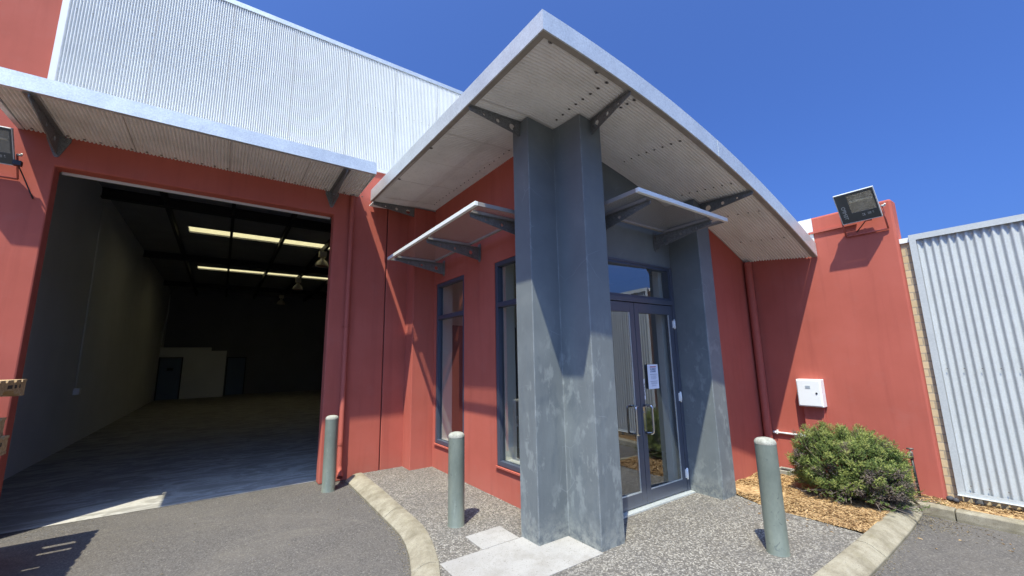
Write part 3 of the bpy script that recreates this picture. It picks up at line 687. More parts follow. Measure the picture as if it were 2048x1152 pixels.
def dring(pts, rad=.03, n=5):
    """rounded polyline"""
    P = [Vector(p) for p in pts]; out = [P[0]]
    for i in range(1, len(P)-1):
        a = P[i] + (P[i-1]-P[i]).normalized()*rad; c = P[i] + (P[i+1]-P[i]).normalized()*rad
        for k in range(n+1):
            t = k/n; out.append(a*(1-t)**2 + P[i]*2*t*(1-t) + c*t*t)
    return out + [P[-1]]
yh = YD+.008
q = MB(); q.tube(dring([(3.845,yh,1.075),(3.87,yh-.085,1.075),(3.87,yh-.085,.785),(3.845,yh,.785)]), .0125, 10); q.build('handle', M['steel'], dR)
q = MB(); q.tube(dring([(3.742,yh,1.075),(3.70,yh-.03,1.075),(3.645,yh-.045,1.075),(3.645,yh-.045,.785),(3.70,yh-.03,.785),(3.742,yh,.785)]), .0125, 10); q.build('handle', M['steel'], dL)
q = MB(); q.box(3.815,3.852,yh-.006,yh-.0005,.80,1.06); q.tube([(3.833,yh-.014,1.0),(3.833,yh-.005,1.0)], .012, 12); q.build('lock_plate', M['steel'], dR)
q = MB(); q.tube(dring([(3.735,yh+.05,1.075),(3.72,yh+.12,1.075),(3.72,yh+.12,.785),(3.735,yh+.05,.785)]), .011, 10); q.build('handle', M['steel'], dL)
q = MB(); q.box(3.873,3.902,yh+.012,yh+.0135,1.13,1.355); pl_ = q.build('pull_label', M['white'], dR)
Mx = Matrix(((0,-1,0,3.8875),(0,0,-1,yh+.0115),(1,0,0,1.2425),(0,0,0,1)))
absorb(pl_, text('lettering', 'PULL', .034, Mx @ Matrix.Diagonal((1.9,1,1,1)), M['black'], dR))
# paper notice taped to the glass
nt_ = thing('paper_notice', (4.07, yh+.018, 1.23), 'white paper notice with blue heading taped to the glass of the right door', 'notice')
q = MB(); q.grid(lambda u, v_: (3.975+.19*u+.006*v_*0, yh+.017-.002*sin(3*u), 1.238+.272*v_), 6, 2); q.build('sheet', M['paper'], nt_)
Mt = lambda x, z: Matrix(((1,0,0,x),(0,0,-1,yh+.0135),(0,1,0,z),(0,0,0,1)))
q = MB(); q.box(4.015,4.125,yh+.013,yh+.0135,1.478,1.488); q.build('heading_bar', M['inkred'], nt_)
text('heading', 'RUBBER', .030, Mt(4.07, 1.457), M['ink'], nt_); text('heading', 'STAMPS', .030, Mt(4.07, 1.430), M['ink'], nt_)
q = MB()
for z, x0, x1, h in ((1.400,4.01,4.135,.005),(1.383,4.02,4.13,.0022),(1.374,4.025,4.12,.0022),(1.365,4.02,4.13,.0022),(1.356,4.02,4.125,.0022),(1.347,4.03,4.11,.0022),(1.322,4.01,4.14,.005),(1.308,4.02,4.13,.0022),(1.299,4.02,4.135,.003),(1.290,4.03,4.12,.0022),(1.273,4.035,4.11,.003)):
    q.box(x0,x1,yh+.013,yh+.0135,z-h/2,z+h/2)
q.build('small_print', M['grey'], nt_)

# curved canopy
xs = [CX0 + (CX1-CX0)*k/40 for k in range(41)]
def band(xs_, zlo, zhi, y0f, y1f):
    b = MB(); n = len(xs_)
    vs = []
    for x in xs_: vs += [(x,y0f(x),zlo(x)),(x,y0f(x),zhi(x)),(x,y1f(x),zhi(x)),(x,y1f(x),zlo(x))]
    fs = [(i*4+j, i*4+(j+1) % 4, (i+1)*4+(j+1) % 4, (i+1)*4+j) for i in range(n-1) for j in range(4)] + [(0,1,2,3), tuple((n-1)*4+j for j in (3,2,1,0))]
    return b.add(vs, fs)
xa = [x for x in xs if x <= 4.0] + [4.0]; xb = [4.004] + [x for x in xs if x > 4.004]
b = band(xa, zbot, ztop, yfr, lambda x: yfr(x)+.012); cn = b.build('entry_canopy', M['fascia'], E_)
b = band(xb, zbot, ztop, yfr, lambda x: yfr(x)+.012); b.build('front_fascia', M['fascia'], cn)
b = band([3.96,4.0,4.04], lambda x: zbot(x)+.002, lambda x: ztop(x)-.002, lambda x: yfr(x)-.0025, lambda x: yfr(x)-.0005); b.build('fascia_joint', M['fascia'], cn)
b = band(xs, lambda x: zbot(x)+.001, lambda x: zbot(x)+.005, lambda x: yfr(x)+.0125, lambda x: yfr(x)+.062); b.build('fascia_lip', M['lip'], cn)
zl0, zl1 = zbot(CX0), ztop(CX0)
def lzb(y): return zl0+.012*(y-CY0)+.004*(y-CY0)
b = MB(); ys = [CY0-.0, LY]
b.add([(xlf(y)-.001,y,lzb(y)) for y in ys]+[(xlf(y)-.001,y,lzb(y)+zl1-zl0+.004*(y-CY0)) for y in ys]+[(xlf(y)+.011,y+(.013 if y < 3 else 0),lzb(y)) for y in ys]+[(xlf(y)+.011,y+(.013 if y < 3 else 0),lzb(y)+zl1-zl0+.004*(y-CY0)) for y in ys],
      [(0,1,3,2),(4,6,7,5),(0,2,6,4),(1,5,7,3),(0,4,5,1),(2,3,7,6)]); b.build('side_fascia', M['fascia'], cn)
b = MB(); b.add([(xlf(y)+.0115,y+(.063 if y < 3 else 0),lzb(y)+z) for z in (.001,.005) for y in ys]+[(xlf(y)+.062,y+(.063 if y < 3 else 0),lzb(y)+z) for z in (.001,.005) for y in ys],
      [(0,1,3,2),(4,6,7,5),(0,2,6,4),(1,5,7,3),(0,4,5,1),(2,3,7,6)]); b.build('fascia_lip', M['lip'], cn)
# corrugated underside, ribs along x
pitch = .0345; y0s, y1s = 1.955, 6.25; y1s = y0s+pitch*124; nr = 124*8; nxs = 44
def sof(u, v_):
    x = 1.70 + (XW-.004-1.70)*u; y = max(y0s + (y1s-y0s)*v_, yfr(x)+.03)
    return (x, y, soff(x, y) + .019*(1-abs(sin(pi*(y1s-y0s)*v_/pitch))))
b = MB(); b.grid(sof, nxs, nr, False); eso = b.build('soffit', M['soffit'], cn)
b = MB(); b.grid(lambda u, v_: ((lambda x, y: (x, y, soff(x, y)+.125))(1.72+(XW-.01-1.72)*u, 1.975+(6.25-1.975)*v_)), 30, 12, True); b.build('roof_sheet', M['clad'], cn)
for yy in (2.92, 3.62, 4.32, 5.02, 5.72):
    xx = [1.765 + (2.69-1.765 if yy > 3.2 else .9)*k/12 for k in range(13)]
    b = band(xx, lambda x: soff(x, yy)-.0022, lambda x: soff(x, yy)-.0005, lambda x: yy, lambda x: yy+.007); b.build('sheet_lap', M['seam'], cn)
# washers and stained screw heads in rows under the canopy
b = MB(); st_ = MB()
def washer(x, y, big=1.):
    dx = (soff(x+.01, y)-soff(x-.01, y))/.02; dy = (soff(x, y+.01)-soff(x, y-.01))/.02
    u = Vector((1,0,dx)).normalized(); v_ = Vector((0,1,dy)).normalized(); c = Vector((x, y, soff(x, y)))
    n_ = 11; pts = [c + (u*cos(2*pi*k/n_) + v_*sin(2*pi*k/n_))*.017*big*random.uniform(.75, 1.2) for k in range(n_)]
    st_.extr([p - Vector((0,0,.0012)) for p in pts], (0,0,-.0012))
    b.obox(c - Vector((0,0,.004)), u*.005, v_*.005, Vector((0,0,.003)))
for k in range(8): washer(2.47+.012*k, 2.05+.104*k, 1.0-.05*k)
for k in range(3): washer(2.80+.006*k, 2.03+.079*k, .9)
for k in range(8): washer(3.55+.0*k, 2.08+.098*k, .85-.05*k)
for k in range(7): washer(4.45, 2.06+.098*k, .6)
for k in range(6): washer(5.05, 2.06+.12*k, .5)
for k in range(5): washer(5.65, 2.06+.13*k, .45)
for x, y in ((1.83,2.02),(2.32,2.02),(1.75,3.1),(1.745,4.0),(1.74,5.0)): washer(x, y, 1.3)
for k in range(22): washer(2.55+.02*random.random(), 3.4+.11*k, .45)
merge(eso, st_, M['mark'], cn); merge(eso, b, M['black'], cn)
def arm_bracket(par, base, tip, z_base, z_tip, depth, end, holes, name='bracket', thick=.008, flange=.05):
    """tapering arm from a wall (base xy) to its tip (xy); top edge runs z_base -> z_tip; flange on top"""
    b0 = Vector((*base, 0)); t0 = Vector((*tip, 0)); d = (t0-b0); L = d.length; u = d/L; side = Vector((-u.y, u.x, 0))
    sl_ = (z_tip-z_base)/L
    Mx = Matrix(((u.x,0,side.x,b0.x),(u.y,0,side.y,b0.y),(0,1,0,z_base),(0,0,0,1)))
    out = [(0,0),(L,sl_*L),(L,sl_*L-end),(0,-depth)]
    hs = [(L*t, sl_*L*t - (depth+(end-depth)*t)*.52, r_) for t, r_ in holes]
    o = plate(name, out, hs, thick, Mx, M['galv'], par)
    k = MB(); p = b0 + Vector((0,0,z_base+.0045)); q_ = t0 + Vector((0,0,z_tip+.0045))
    dd = (q_-p); k.obox((p+q_)/2, dd/2, side*flange/2, Vector((0,0,.004))); absorb(o, k.build('flange', M['galv'], par))
    return o, u, side
HC = [(.16,.034),(.45,.021),(.72,.012)]
def cb(base, tip, d=.14):
    zb_, zt_ = soff(*base)-.016, soff(*tip)-.010
    # keep the straight arm clear of the sagging sheet between its ends
    for t in (.25,.5,.75):
        x, y = base[0]+(tip[0]-base[0])*t, base[1]+(tip[1]-base[1])*t
        e = zb_+(zt_-zb_)*t - (soff(x, y)-.011)
        if e > 0: zb_ -= e; zt_ -= e*.4
    arm_bracket(cn, base, tip, zb_, zt_, d, .035, HC)
cb((2.79,2.541), (2.672,1.97)); cb((4.70,2.573), (4.655,1.935)); cb((2.298,3.06), (1.71,3.06)); cb((2.345,5.99), (1.70,5.99))
# downpipe in the corner
b = MB(); px, py = 6.072, 2.715
b.tube([(px,py,2.90),(px,py,.05)], .050, 18, caps=False); dp = b.build('downpipe', M['redp'], E_)
b = MB(); b.tube([(px,py,2.60),(px,py,2.635)], .0545, 18, caps=False); b.build('collar', M['redp'], dp)

# sunshade awnings
def awning(axis, a0, a1, o_edge, o_in, wall, z, arms, label):
    """axis 'y': long side runs along y and faces -x; axis 'x': runs along x and faces -y"""
    P = (lambda a, o, z_: (o, a, z_)) if axis == 'y' else (lambda a, o, z_: (a, o, z_))
    def bx(b_, a_0, a_1, o0, o1, z0, z1):
        p, q_ = P(a_0, o0, z0), P(a_1, o1, z1); b_.box(min(p[0],q_[0]),max(p[0],q_[0]),min(p[1],q_[1]),max(p[1],q_[1]),z0,z1)
    s = MB(); bx(s, a0, a1, o_edge, o_edge+.035, z-.022, z+.022)
    aw = s.build('awning', M['edge'], E_, bevel=.003); aw['label'] = label
    s = MB(); bx(s, a0, a0+.012, o_edge+.0355, o_in, z-.020, z+.020); bx(s, a1-.012, a1, o_edge+.0355, o_in, z-.020, z+.020); bx(s, a0+.0125, a1-.0125, o_in-.03, o_in, z-.012, z+.012); s.build('frame', M['batten'], aw)
    s = MB(); p = [P(a0+.013,o_edge+.036,z+.004),P(a1-.013,o_edge+.036,z+.004),P(a1-.013,o_in-.031,z+.004),P(a0+.013,o_in-.031,z+.004)]; s.add(p, [(0,1,2,3)]); s.build('panel', M['perf'], aw)
    for a in arms:
        s = MB(); bx(s, a-.02, a+.02, o_edge+.07, o_in-.04, z-.034, z-.006); s.build('batten', M['batten'], aw)
        base = P(a, wall-.012, 0)[:2]; tip = P(a, o_edge+.045, 0)[:2]
        o, u, sd = arm_bracket(aw, base, tip, z-.044, z-.044, .165, .035, [(.17,.027),(.48,.017),(.75,.009)], 'bracket', .008, .045)
        s = MB(); n1 = sd*.035; c = Vector((*P(a, wall-.006, 0)[:2], 0))
        s.extr([c+n1+Vector((0,0,z+.01)), c+n1+Vector((0,0,z-.19)), c+n1*.4+Vector((0,0,z-.232)), c-n1*.4+Vector((0,0,z-.232)), c-n1+Vector((0,0,z-.19)), c-n1+Vector((0,0,z+.01))], -u*.006*(-1 if False else -1))
        absorb(o, s.build('wall_plate', M['galv'], aw))
awning('y', 3.27, 5.86, 1.893, 2.575, XE, 3.105, (3.45, 4.53, 5.60), 'long perforated sunshade over the two side windows')
awning('x', 2.99, 4.565, 2.195, 2.865, 2.972, 3.108, (3.215, 4.29), 'short perforated sunshade over the entrance doors')

# ================================================================== BOUNDARY
B = thing('boundary_wall', (6.2, 1.9, 0), 'freestanding red rendered wall carrying the floodlight and white meter box', 'wall')
b = MB(); b.extr([(XW,1.118,0),(XW,Y0,0),(XW,Y0,3.336),(XW,1.118,3.336)], (.20,0,0)); b.build('rendered_wall', M['red'], B, bevel=.022)
b = MB(); b.box(XW-.006,XW-.0005,1.897,2.70,2.94,3.33); b.build('white_panel', M['flash'], B)
b = MB(); b.box(XW-.026,XW-.0065,1.95,2.6,3.12,3.145) ; b.build('white_batten', M['white'], B)
b = MB(); b.box(XW-.026,XW-.0005,1.45,1.945,3.12,3.145); b.build('red_batten', M['redp'], B)
b = MB(); b.box(XW-.055,XW-.0005,2.045,2.262,.08,.948); b.build('cable_cover', M['red'], B, bevel=.004)
K = thing('brick_wall', (6.3, 0, 0), 'tan brick wall showing as a narrow strip beside the ribbed metal screen', 'wall')
b = MB(); b.box(6.196,6.42,-12.0,1.117,0,2.80); b.build('brickwork', M['brick'], K)
b = MB(); b.box(6.176,6.44,1.036,1.117,2.801,2.855); b.box(6.197,6.44,-12.0,1.0355,2.801,2.855); b.build('coping', M['white'], K)
# ribbed screen
SC = thing('metal_screen', (6.15, 0, .17), 'tall ribbed pale grey metal screen with angle frame standing before the brick wall', 'screen')
z0, z1, ys0, ys1 = .178, 2.873, -11.8, 1.033
p_ = .0605; nn = int((ys1-.05-ys0)/p_*10)
b = MB(); b.grid(lambda u, v_: (6.1725-.0105*cos(2*pi*((ys0+(ys1-.05-ys0)*u)-ys1)/p_), ys0+(ys1-.05-ys0)*u, z0+.01+(z1-z0-.03)*v_), nn, 1, True); sh = b.build('ribbed_sheet', M['screen'], SC)
b = MB(); b.box(6.146,6.150,ys1-.055,ys1,z0,z1-.062); b.box(6.1505,6.194,ys1-.004,ys1,z0,z1-.062)
b.box(6.146,6.150,ys0,ys1,z1-.0615,z1); b.box(6.1505,6.194,ys0,ys1,z1-.004,z1)
b.box(6.120,6.1455,ys0,ys1,z0,z0+.004); b.box(6.146,6.150,ys0,ys1-.0555,z0,z0+.04); b.build('frame', M['screen'], SC)
b = MB()
for k in range(0, 60):
    for z in (z0+.10, 1.42, z1-.10):
        y = ys1-.10-k*p_*2; b.obox((6.1605, y, z), (.0022,0,0), (0,.005,0), (0,0,.005))
for k in range(1, 14):
    y = ys1-.05-p_*12.5*k; b.box(6.1595, 6.162, y-.0035, y+.0035, z0+.015, z1-.064)
merge(sh, b, M['mark'], SC)
for y in (-10,-8,-6,-4,-2,0,.9):
    b = MB(); b.box(6.1865,6.1955,y-.03,y+.03,.02,2.8); b.build('post', M['galv'], SC)

# ================================================================== FLOODLIGHTS
def flood(origin, face_right, face_down, w, h, label):
    """origin: top-left corner of the glass as seen; vectors across and down the face"""
    r_ = Vector(face_right).normalized(); d_ = Vector(face_down).normalized(); n_ = r_.cross(d_) ; n_ = -n_ if n_.z > 0 else n_   # n_ points out of the glass, downwards
    o = Vector(origin); F_ = thing('floodlight', tuple(o + r_*w/2 + d_*h/2), label, 'floodlight', 'square floodlights on the red walls')
    P = lambda a, c, e: o + r_*a + d_*c - n_*e
    b = MB()
    # tapering back box behind the face
    fr = [P(.006,.006,.026),P(w-.006,.006,.026),P(w-.006,h-.006,.026),P(.006,h-.006,.026)]; bk = [P(w*.14,h*.10,.115),P(w*.86,h*.10,.115),P(w*.86,h*.72,.095),P(w*.14,h*.72,.095)]
    b.add(fr+bk, [(0,1,5,4),(1,2,6,5),(2,3,7,6),(3,0,4,7),(4,5,6,7),(0,3,2,1)]); hs = b.build('housing', M['housing'], F_, bevel=.006)
    gx0, gx1, gy0, gy1 = w*.30, w*.955, h*.075, h*.70     # clear window in the dark glass
    b = MB()
    for a0, a1, c0, c1 in ((0,gx0,0,h),(gx1,w,0,h),(gx0,gx1,0,gy0),(gx0,gx1,gy1,h)):
        b.add([P(a0,c0,0),P(a1,c0,0),P(a1,c1,0),P(a0,c1,0),P(a0,c0,.02),P(a1,c0,.02),P(a1,c1,.02),P(a0,c1,.02)], [(0,1,2,3),(7,6,5,4),(0,4,5,1),(1,5,6,2),(2,6,7,3),(3,7,4,0)])
    b.build('front_plate', M['housing'], F_)
    b = MB()
    for a0, a1, c0, c1 in ((-.008,-.0005,-.008,h+.008),(w+.0005,w+.008,-.008,h+.008),(0,w,-.008,-.0005),(0,w,h+.0005,h+.008)):
        b.add([P(a0,c0,-.004),P(a1,c0,-.004),P(a1,c1,-.004),P(a0,c1,-.004),P(a0,c0,.026),P(a1,c0,.026),P(a1,c1,.026),P(a0,c1,.026)], [(0,1,2,3),(7,6,5,4),(0,4,5,1),(1,5,6,2),(2,6,7,3),(3,7,4,0)])
    b.build('rim', M['screen'], F_)
    # reflector trough, curved
    b = MB()
    b.grid(lambda u, v_: P(gx0-.004+(gx1-gx0+.008)*u, gy0-.004+(gy1-gy0+.008)*v_, .0225+.05*sin(pi*v_)**.6 if 0 < v_ < 1 else .0225), 2, 12, True); b.build('reflector', M['reflec'], F_)
    b = MB(); b.tube([P(gx0+.03,(gy0+gy1)*.42,.03),P(gx1-.02,(gy0+gy1)*.42,.03)], .012, 10); b.tube([P(gx0+.012,(gy0+gy1)*.42,.03),P(gx0+.034,(gy0+gy1)*.42,.03)], .018, 10); b.build('lamp', M['lampcream'], F_)
    b = MB(); b.add([P(gx0,gy0,.006),P(gx1,gy0,.006),P(gx1,gy1,.006),P(gx0,gy1,.006)], [(0,1,2,3)]); b.build('glass', M['glass'], F_)
    # lettering up the left side of the glass, small rating marks below
    Mt_ = Matrix.Identity(4)
    xa_, ya_ = d_, r_          # text runs down the face
    za_ = xa_.cross(ya_); c = P(w*.13, h*.64, -.0015)
    for i in range(3): Mt_[i][0], Mt_[i][1], Mt_[i][2], Mt_[i][3] = -xa_[i], ya_[i]*-1 if False else ya_[i], -za_[i], c[i]
    tx_ = text('lettering', 'TEMPO', .052, Mt_, M['textw'], F_)
    b = MB()
    for a0, a1, c0, c1 in ((.56,.585,.775,.80),(.60,.63,.775,.80),(.56,.585,.83,.85),(.60,.63,.82,.85),(.70,.79,.77,.785),(.70,.79,.80,.81),(.70,.79,.825,.835),(.83,.85,.76,.79),(.83,.86,.81,.82)):
        b.add([P(w*a0,h*c0,-.001),P(w*a1,h*c0,-.001),P(w*a1,h*c1,-.001),P(w*a0,h*c1,-.001)], [(0,1,2,3)])
    absorb(tx_, b.build('rating_marks', M['textw'], F_))
    return F_, P, r_, d_, n_
FR, P, r_, d_, n_ = flood((5.83,1.549,3.43), (0,-1,0), (.20,0,-.30), .355, .36, 'square floodlight tilted down from the top of the freestanding red wall')
def yoke(F_, P, w, h, wall_pts):
    b = MB()
    for s_, a in ((-1,-.016),(1,w+.016)):
        piv = P(a, h*.72, .05); q = wall_pts[0 if s_ < 0 else 1]
        b.tube([piv, q], .009, 8)
    b.tube([wall_pts[0], wall_pts[1]], .009, 8); b.build('yoke', M['redp'], F_)
    b = MB(); piv = P(w+.012, h*.72, .05); e = P(w+.045, h*.72, .05); b.tube([piv, e], .012, 8); b.tube([e, P(w+.05, h*.66, .04)], .008, 8); b.build('knob', M['screen'], F_)
yoke(FR, P, .355, .36, [(XW-.014,1.565,2.99),(XW-.014,1.175,2.99)])
b = MB(); b.tube([P(.24,.36,.03), P(.25,.395,.04), P(.19,.40,.06), (XW-.02,1.46,3.02)], .006, 8); b.build('cable', M['black'], FR)
FL, P, r_, d_, n_ = flood((-2.27,5.95,3.975), (1,0,0), (0,.20,-.30), .352, .36, 'square floodlight cut by the photo edge beside the loading canopy')
yoke(FL, P, .352, .36, [(-2.29,Y0-.014,3.56),(-1.90,Y0-.014,3.56)])
b = MB(); b.box(-1.91,-1.85,6.08,6.13,3.66,3.71); b.tube([(-1.88,6.11,3.68),(-1.885,6.20,3.66),(-1.862,6.246,3.59),(-1.80,6.249,3.44),(-1.772,6.25,3.375)], .006, 8); b.build('cable', M['black'], FL)

# ================================================================== METER BOX, CONDUIT, TAP, GRATE
mb = thing('meter_box', (6.07, 2.155, .948), 'white metal meter cabinet fixed to the red wall above the shrub', 'meter box')
b = MB(); b.box(6.027,XW-.0005,2.022,2.288,.949,1.281); b.build('cabinet', M['white'], mb, bevel=.006)
b = MB(); b.box(6.015,6.0265,2.034,2.276,.961,1.269); dd = b.build('door', M['white'], mb, bevel=.004)
b = MB(); b.lathe([(0,.006),(.010,.005),(.012,0)], (0,0,0), 14); b.v = [(6.0145-p[2], 2.075+p[0], 1.115+p[1]) for p in b.v]; b.build('lock', M['black'], dd)
b = MB(); b.box(6.013,6.0147,2.135,2.19,1.168,1.205); b.build('label_plate', M['textw'], dd)
b = MB()
for k in range(4): b.box(6.0122,6.0128,2.14,2.185,1.173+k*.008,1.176+k*.008)
b.build('lettering', M['grey'], dd)
pc = thing('conduit', (6.12, 2.5, .578), 'short white horizontal pipe on the red wall behind the shrub', 'pipe')
b = MB(); b.tube([(6.118,2.665,.578),(6.118,2.27,.578)], .0125, 12); b.tube([(6.118,2.668,.578),(6.118,2.63,.578)], .017, 12); b.build('pipe', M['white'], pc)
b = MB(); b.box(6.1,XW-.0005,2.61,2.622,.56,.61); b.box(6.1,XW-.0005,2.335,2.347,.56,.61); b.build('saddle', M['white'], pc)
tp = thing('garden_tap', (6.05,1.305,.1), 'thin black standpipe with a brass tap at the right of the shrub', 'tap')
b = MB(); b.tube([(6.05,1.300,.08),(6.052,1.312,.50)], .0125, 10); b.build('standpipe', M['black'], tp)
b = MB(); b.tube([(6.052,1.312,.48),(6.052,1.312,.56)], .018, 10); b.tube([(6.052,1.312,.545),(6.0,1.315,.535),(5.975,1.316,.50)], .013, 10); b.tube([(6.052,1.285,.585),(6.052,1.34,.585)], .009, 8); b.tube([(6.052,1.312,.55),(6.052,1.312,.585)], .007, 8); b.build('tap_head', M['tapm'], tp)
gt = thing('drain_pit', (6.0,2.56,.1), 'small pale concrete drain pit surround in the wood chips beside the corner downpipe', 'drain')
b = MB(); x0,x1,y0,y1 = 5.90,6.10,2.44,2.62
b.box(x0,x1,y0,y0+.025,.03,.155); b.box(x0,x1,y1-.025,y1,.03,.155); b.box(x0,x0+.025,y0+.025,y1-.025,.03,.155); b.box(x1-.025,x1,y0+.025,y1-.025,.03,.155); b.build('surround', M['cap'], gt, bevel=.004)
b = MB()
for k in range(7): b.box(x0+.026,x1-.026,y0+.032+k*.018,y0+.042+k*.018,.12,.14)
b.build('grate', M['dark'], gt)
for cx, cy, rr, lb_ in ((6.11,1.085,.032,'larger dark stone touching the foot of the red wall end'),(6.09,1.045,.026,'smaller dark stone in front of the tan brick strip')):
    rk = MB(); rk.lathe([(0,rr*1.1),(rr*.7,rr*.85),(rr,rr*.3),(rr*.9,-rr*.3),(0,-rr*.4)], (cx,cy,.13), 8)
    tag(rk.build('stone', M['hose']), lb_, 'stone')

# ================================================================== BOLLARDS
def bollard(x, y, z, top, label, rz):
    o = thing('bollard', (x, y, z), label, 'bollard', 'round steel bollards beside the kerb', rz)
    h = top - z; r0 = .079
    b = MB(); b.lathe([(r0+.004,0),(r0+.003,.006),(r0,.012),(r0,h*.5),(r0,h-.048)], (0,0,0), 36); b.build('post', M['bollard'], o, local=True)
    b = MB(); b.lathe([(r0+.001,h-.049),(r0+.0015,h-.036),(r0*.93,h-.020),(r0*.72,h-.007),(r0*.4,h-.001),(0.001,h)], (0,0,0), 36); b.build('cap', M['cap'], o, local=True)
    return o
b1 = bollard(1.965, 3.775, ZP, .905, 'grey green bollard on the pebbled paving left of the corner column', 0)
b2 = bollard(3.728, 1.70, ZP, .925, 'grey green bollard with a bent ring mark nearest the shrub', 2.1)
b3 = bollard(1.254, 5.90, 0, .925, 'weathered bollard on the asphalt at the edge of the loading doorway', 4.0)

# ================================================================== SHRUB
SB = thing('shrub', (5.62, 1.78, .09), 'dense green conifer shrub with brown twigs spreading in the wood chip bed', 'shrub')
lf = MB(); tw_ = MB()
cx, cy = 5.64, 1.74
root = Vector((5.66, 1.74, .08))
def spray(p, d, L, brown):
    """feathery sprig: short needles all along a stem"""
    d = d.normalized(); up = Vector((0,0,1)); s1 = d.cross(up); s1 = s1.normalized() if s1.length > .01 else Vector((1,0,0)); s2 = s1.cross(d)
    n = int(L/.0042); b = tw_ if brown else lf
    for k in range(n):
        t = k/n; a = k*2.4 + random.random(); o = (s1*cos(a) + s2*sin(a))
        ln = random.uniform(.010, .018)*(1.1-.5*t); q = p + d*L*t + Vector((0,0,.2*L*t*t)); tip = q + (o + d*.8).normalized()*ln
        wv = o.cross(d).normalized()*.0040
        b.add([q-wv, q+wv, tip], [(0,1,2)])
cen = Vector((cx, cy, .36))
def crown(dv):
    """lumpy block-shaped outline of the bush"""
    az = math.atan2(dv.y, dv.x); el = math.asin(max(-1, min(1, dv.z)))
    r_ = 1 + .07*sin(3*az+1.3)*cos(el) + .05*sin(5*az+4*el) + .05*sin(9*az-3*el+1)
    e = 2.6; k = (abs(dv.x)**e + abs(dv.y)**e + abs(dv.z)**e)**(-1/e)
    return Vector((dv.x*.40, dv.y*.485, dv.z*(.43 if dv.z > 0 else .26)))*k*r_
tipm = MB()
def sprig(b, p, d, L, w):
    d = d.normalized(); up = Vector((0,0,1)); s1 = d.cross(up); s1 = s1.normalized() if s1.length > .01 else Vector((1,0,0)); s2 = s1.cross(d)
    n = max(5, int(L/.0046))
    for k in range(n):
        t = k/n; a = k*2.4 + random.random(); o = s1*cos(a) + s2*sin(a)
        ln = random.uniform(.009, .016)*(1.1-.4*t); q = p + d*L*t; tip = q + (o + d*.9).normalized()*ln
        wv = o.cross(d).normalized()*w
        b.add([q-wv, q+wv, tip], [(0,1,2)])
for k in range(620):
    # one plume: starts inside the bush and ends at its outline
    az = random.uniform(0, 2*pi); el = math.asin(random.uniform(-.5, 1)); dv = Vector((cos(az)*cos(el), sin(az)*cos(el), sin(el)))
    end = cen + crown(dv)*(random.uniform(.90, 1.06) if k % 5 else random.uniform(.6, .85))
    if end.z < .14: end.z = .14 + random.random()*.06
    if end.x > XW-.05: end.x = XW-.05-random.random()*.05
    ax = (crown(dv).normalized()*.85 + Vector((-.12, -.10, .55)) + Vector((random.gauss(0,.18), random.gauss(0,.18), random.gauss(0,.15)))).normalized()
    L_ = random.uniform(.10, .17); st0 = end - ax*L_
    dead = random.random() < .05 or (dv.y < -.5 and -.6 < dv.z < .25 and random.random() < .5) or (dv.z < -.3 and random.random() < .35)
    fresh = random.random() < .75
    tw_.tube([st0 - ax*.05, st0 + ax*L_*.5, end - ax*.01], [.0035, .0025, .001], 4)
    for j in range(56):
        t = (j+random.random())/56; rad_ = .062*(1-t)**.6 + .010
        o = Vector((random.gauss(0,1), random.gauss(0,1), random.gauss(0,1))); o = (o - ax*o.dot(ax)).normalized()
        p = st0 + ax*L_*t + o*rad_*random.uniform(.15, .8)
        if p.x > XW-.03: continue
        dd = (ax*.9 + o*random.uniform(.3, .9)).normalized()
        b = tw_ if dead else (tipm if (fresh and t > .55 and random.random() < .7) else lf)
        sprig(b, p, dd, random.uniform(.020, .038), .0030)
    if k % 7 == 0:
        mid = root.lerp(st0, .5) + Vector((random.gauss(0,.03), random.gauss(0,.03), -.04)); tw_.tube([root + Vector((random.gauss(0,.08), random.gauss(0,.10), 0)), mid, st0], [.009, .006, .003], 5)
for k in range(46):   # bare lower stems and trailing arms over kerb and chips
    a = random.uniform(pi*.80, pi*1.75); p0 = root + Vector((random.gauss(0,.05), random.gauss(0,.07), .02)); L_ = random.uniform(.40, .60)
    p1 = Vector((cx + cos(a)*L_*.95, cy + sin(a)*L_*1.15, random.uniform(.115, .19)))
    tw_.tube([p0, p0.lerp(p1,.5)+Vector((0,0,.03)), p1], [.006,.0045,.002], 5)
    if k % 2:
        for j in range(9): spray(p0.lerp(p1, .5+.06*j) + Vector((random.gauss(0,.02),random.gauss(0,.02),.005)), (p1-p0).normalized()+Vector((random.gauss(0,.4),random.gauss(0,.4),random.uniform(.1,.5))), random.uniform(.04,.075), random.random() < .12)
lf.build('foliage', M['leaf'], SB); tipm.build('new_growth', M['leaf2'], SB); tw_.build('branches', M['twig'], SB)

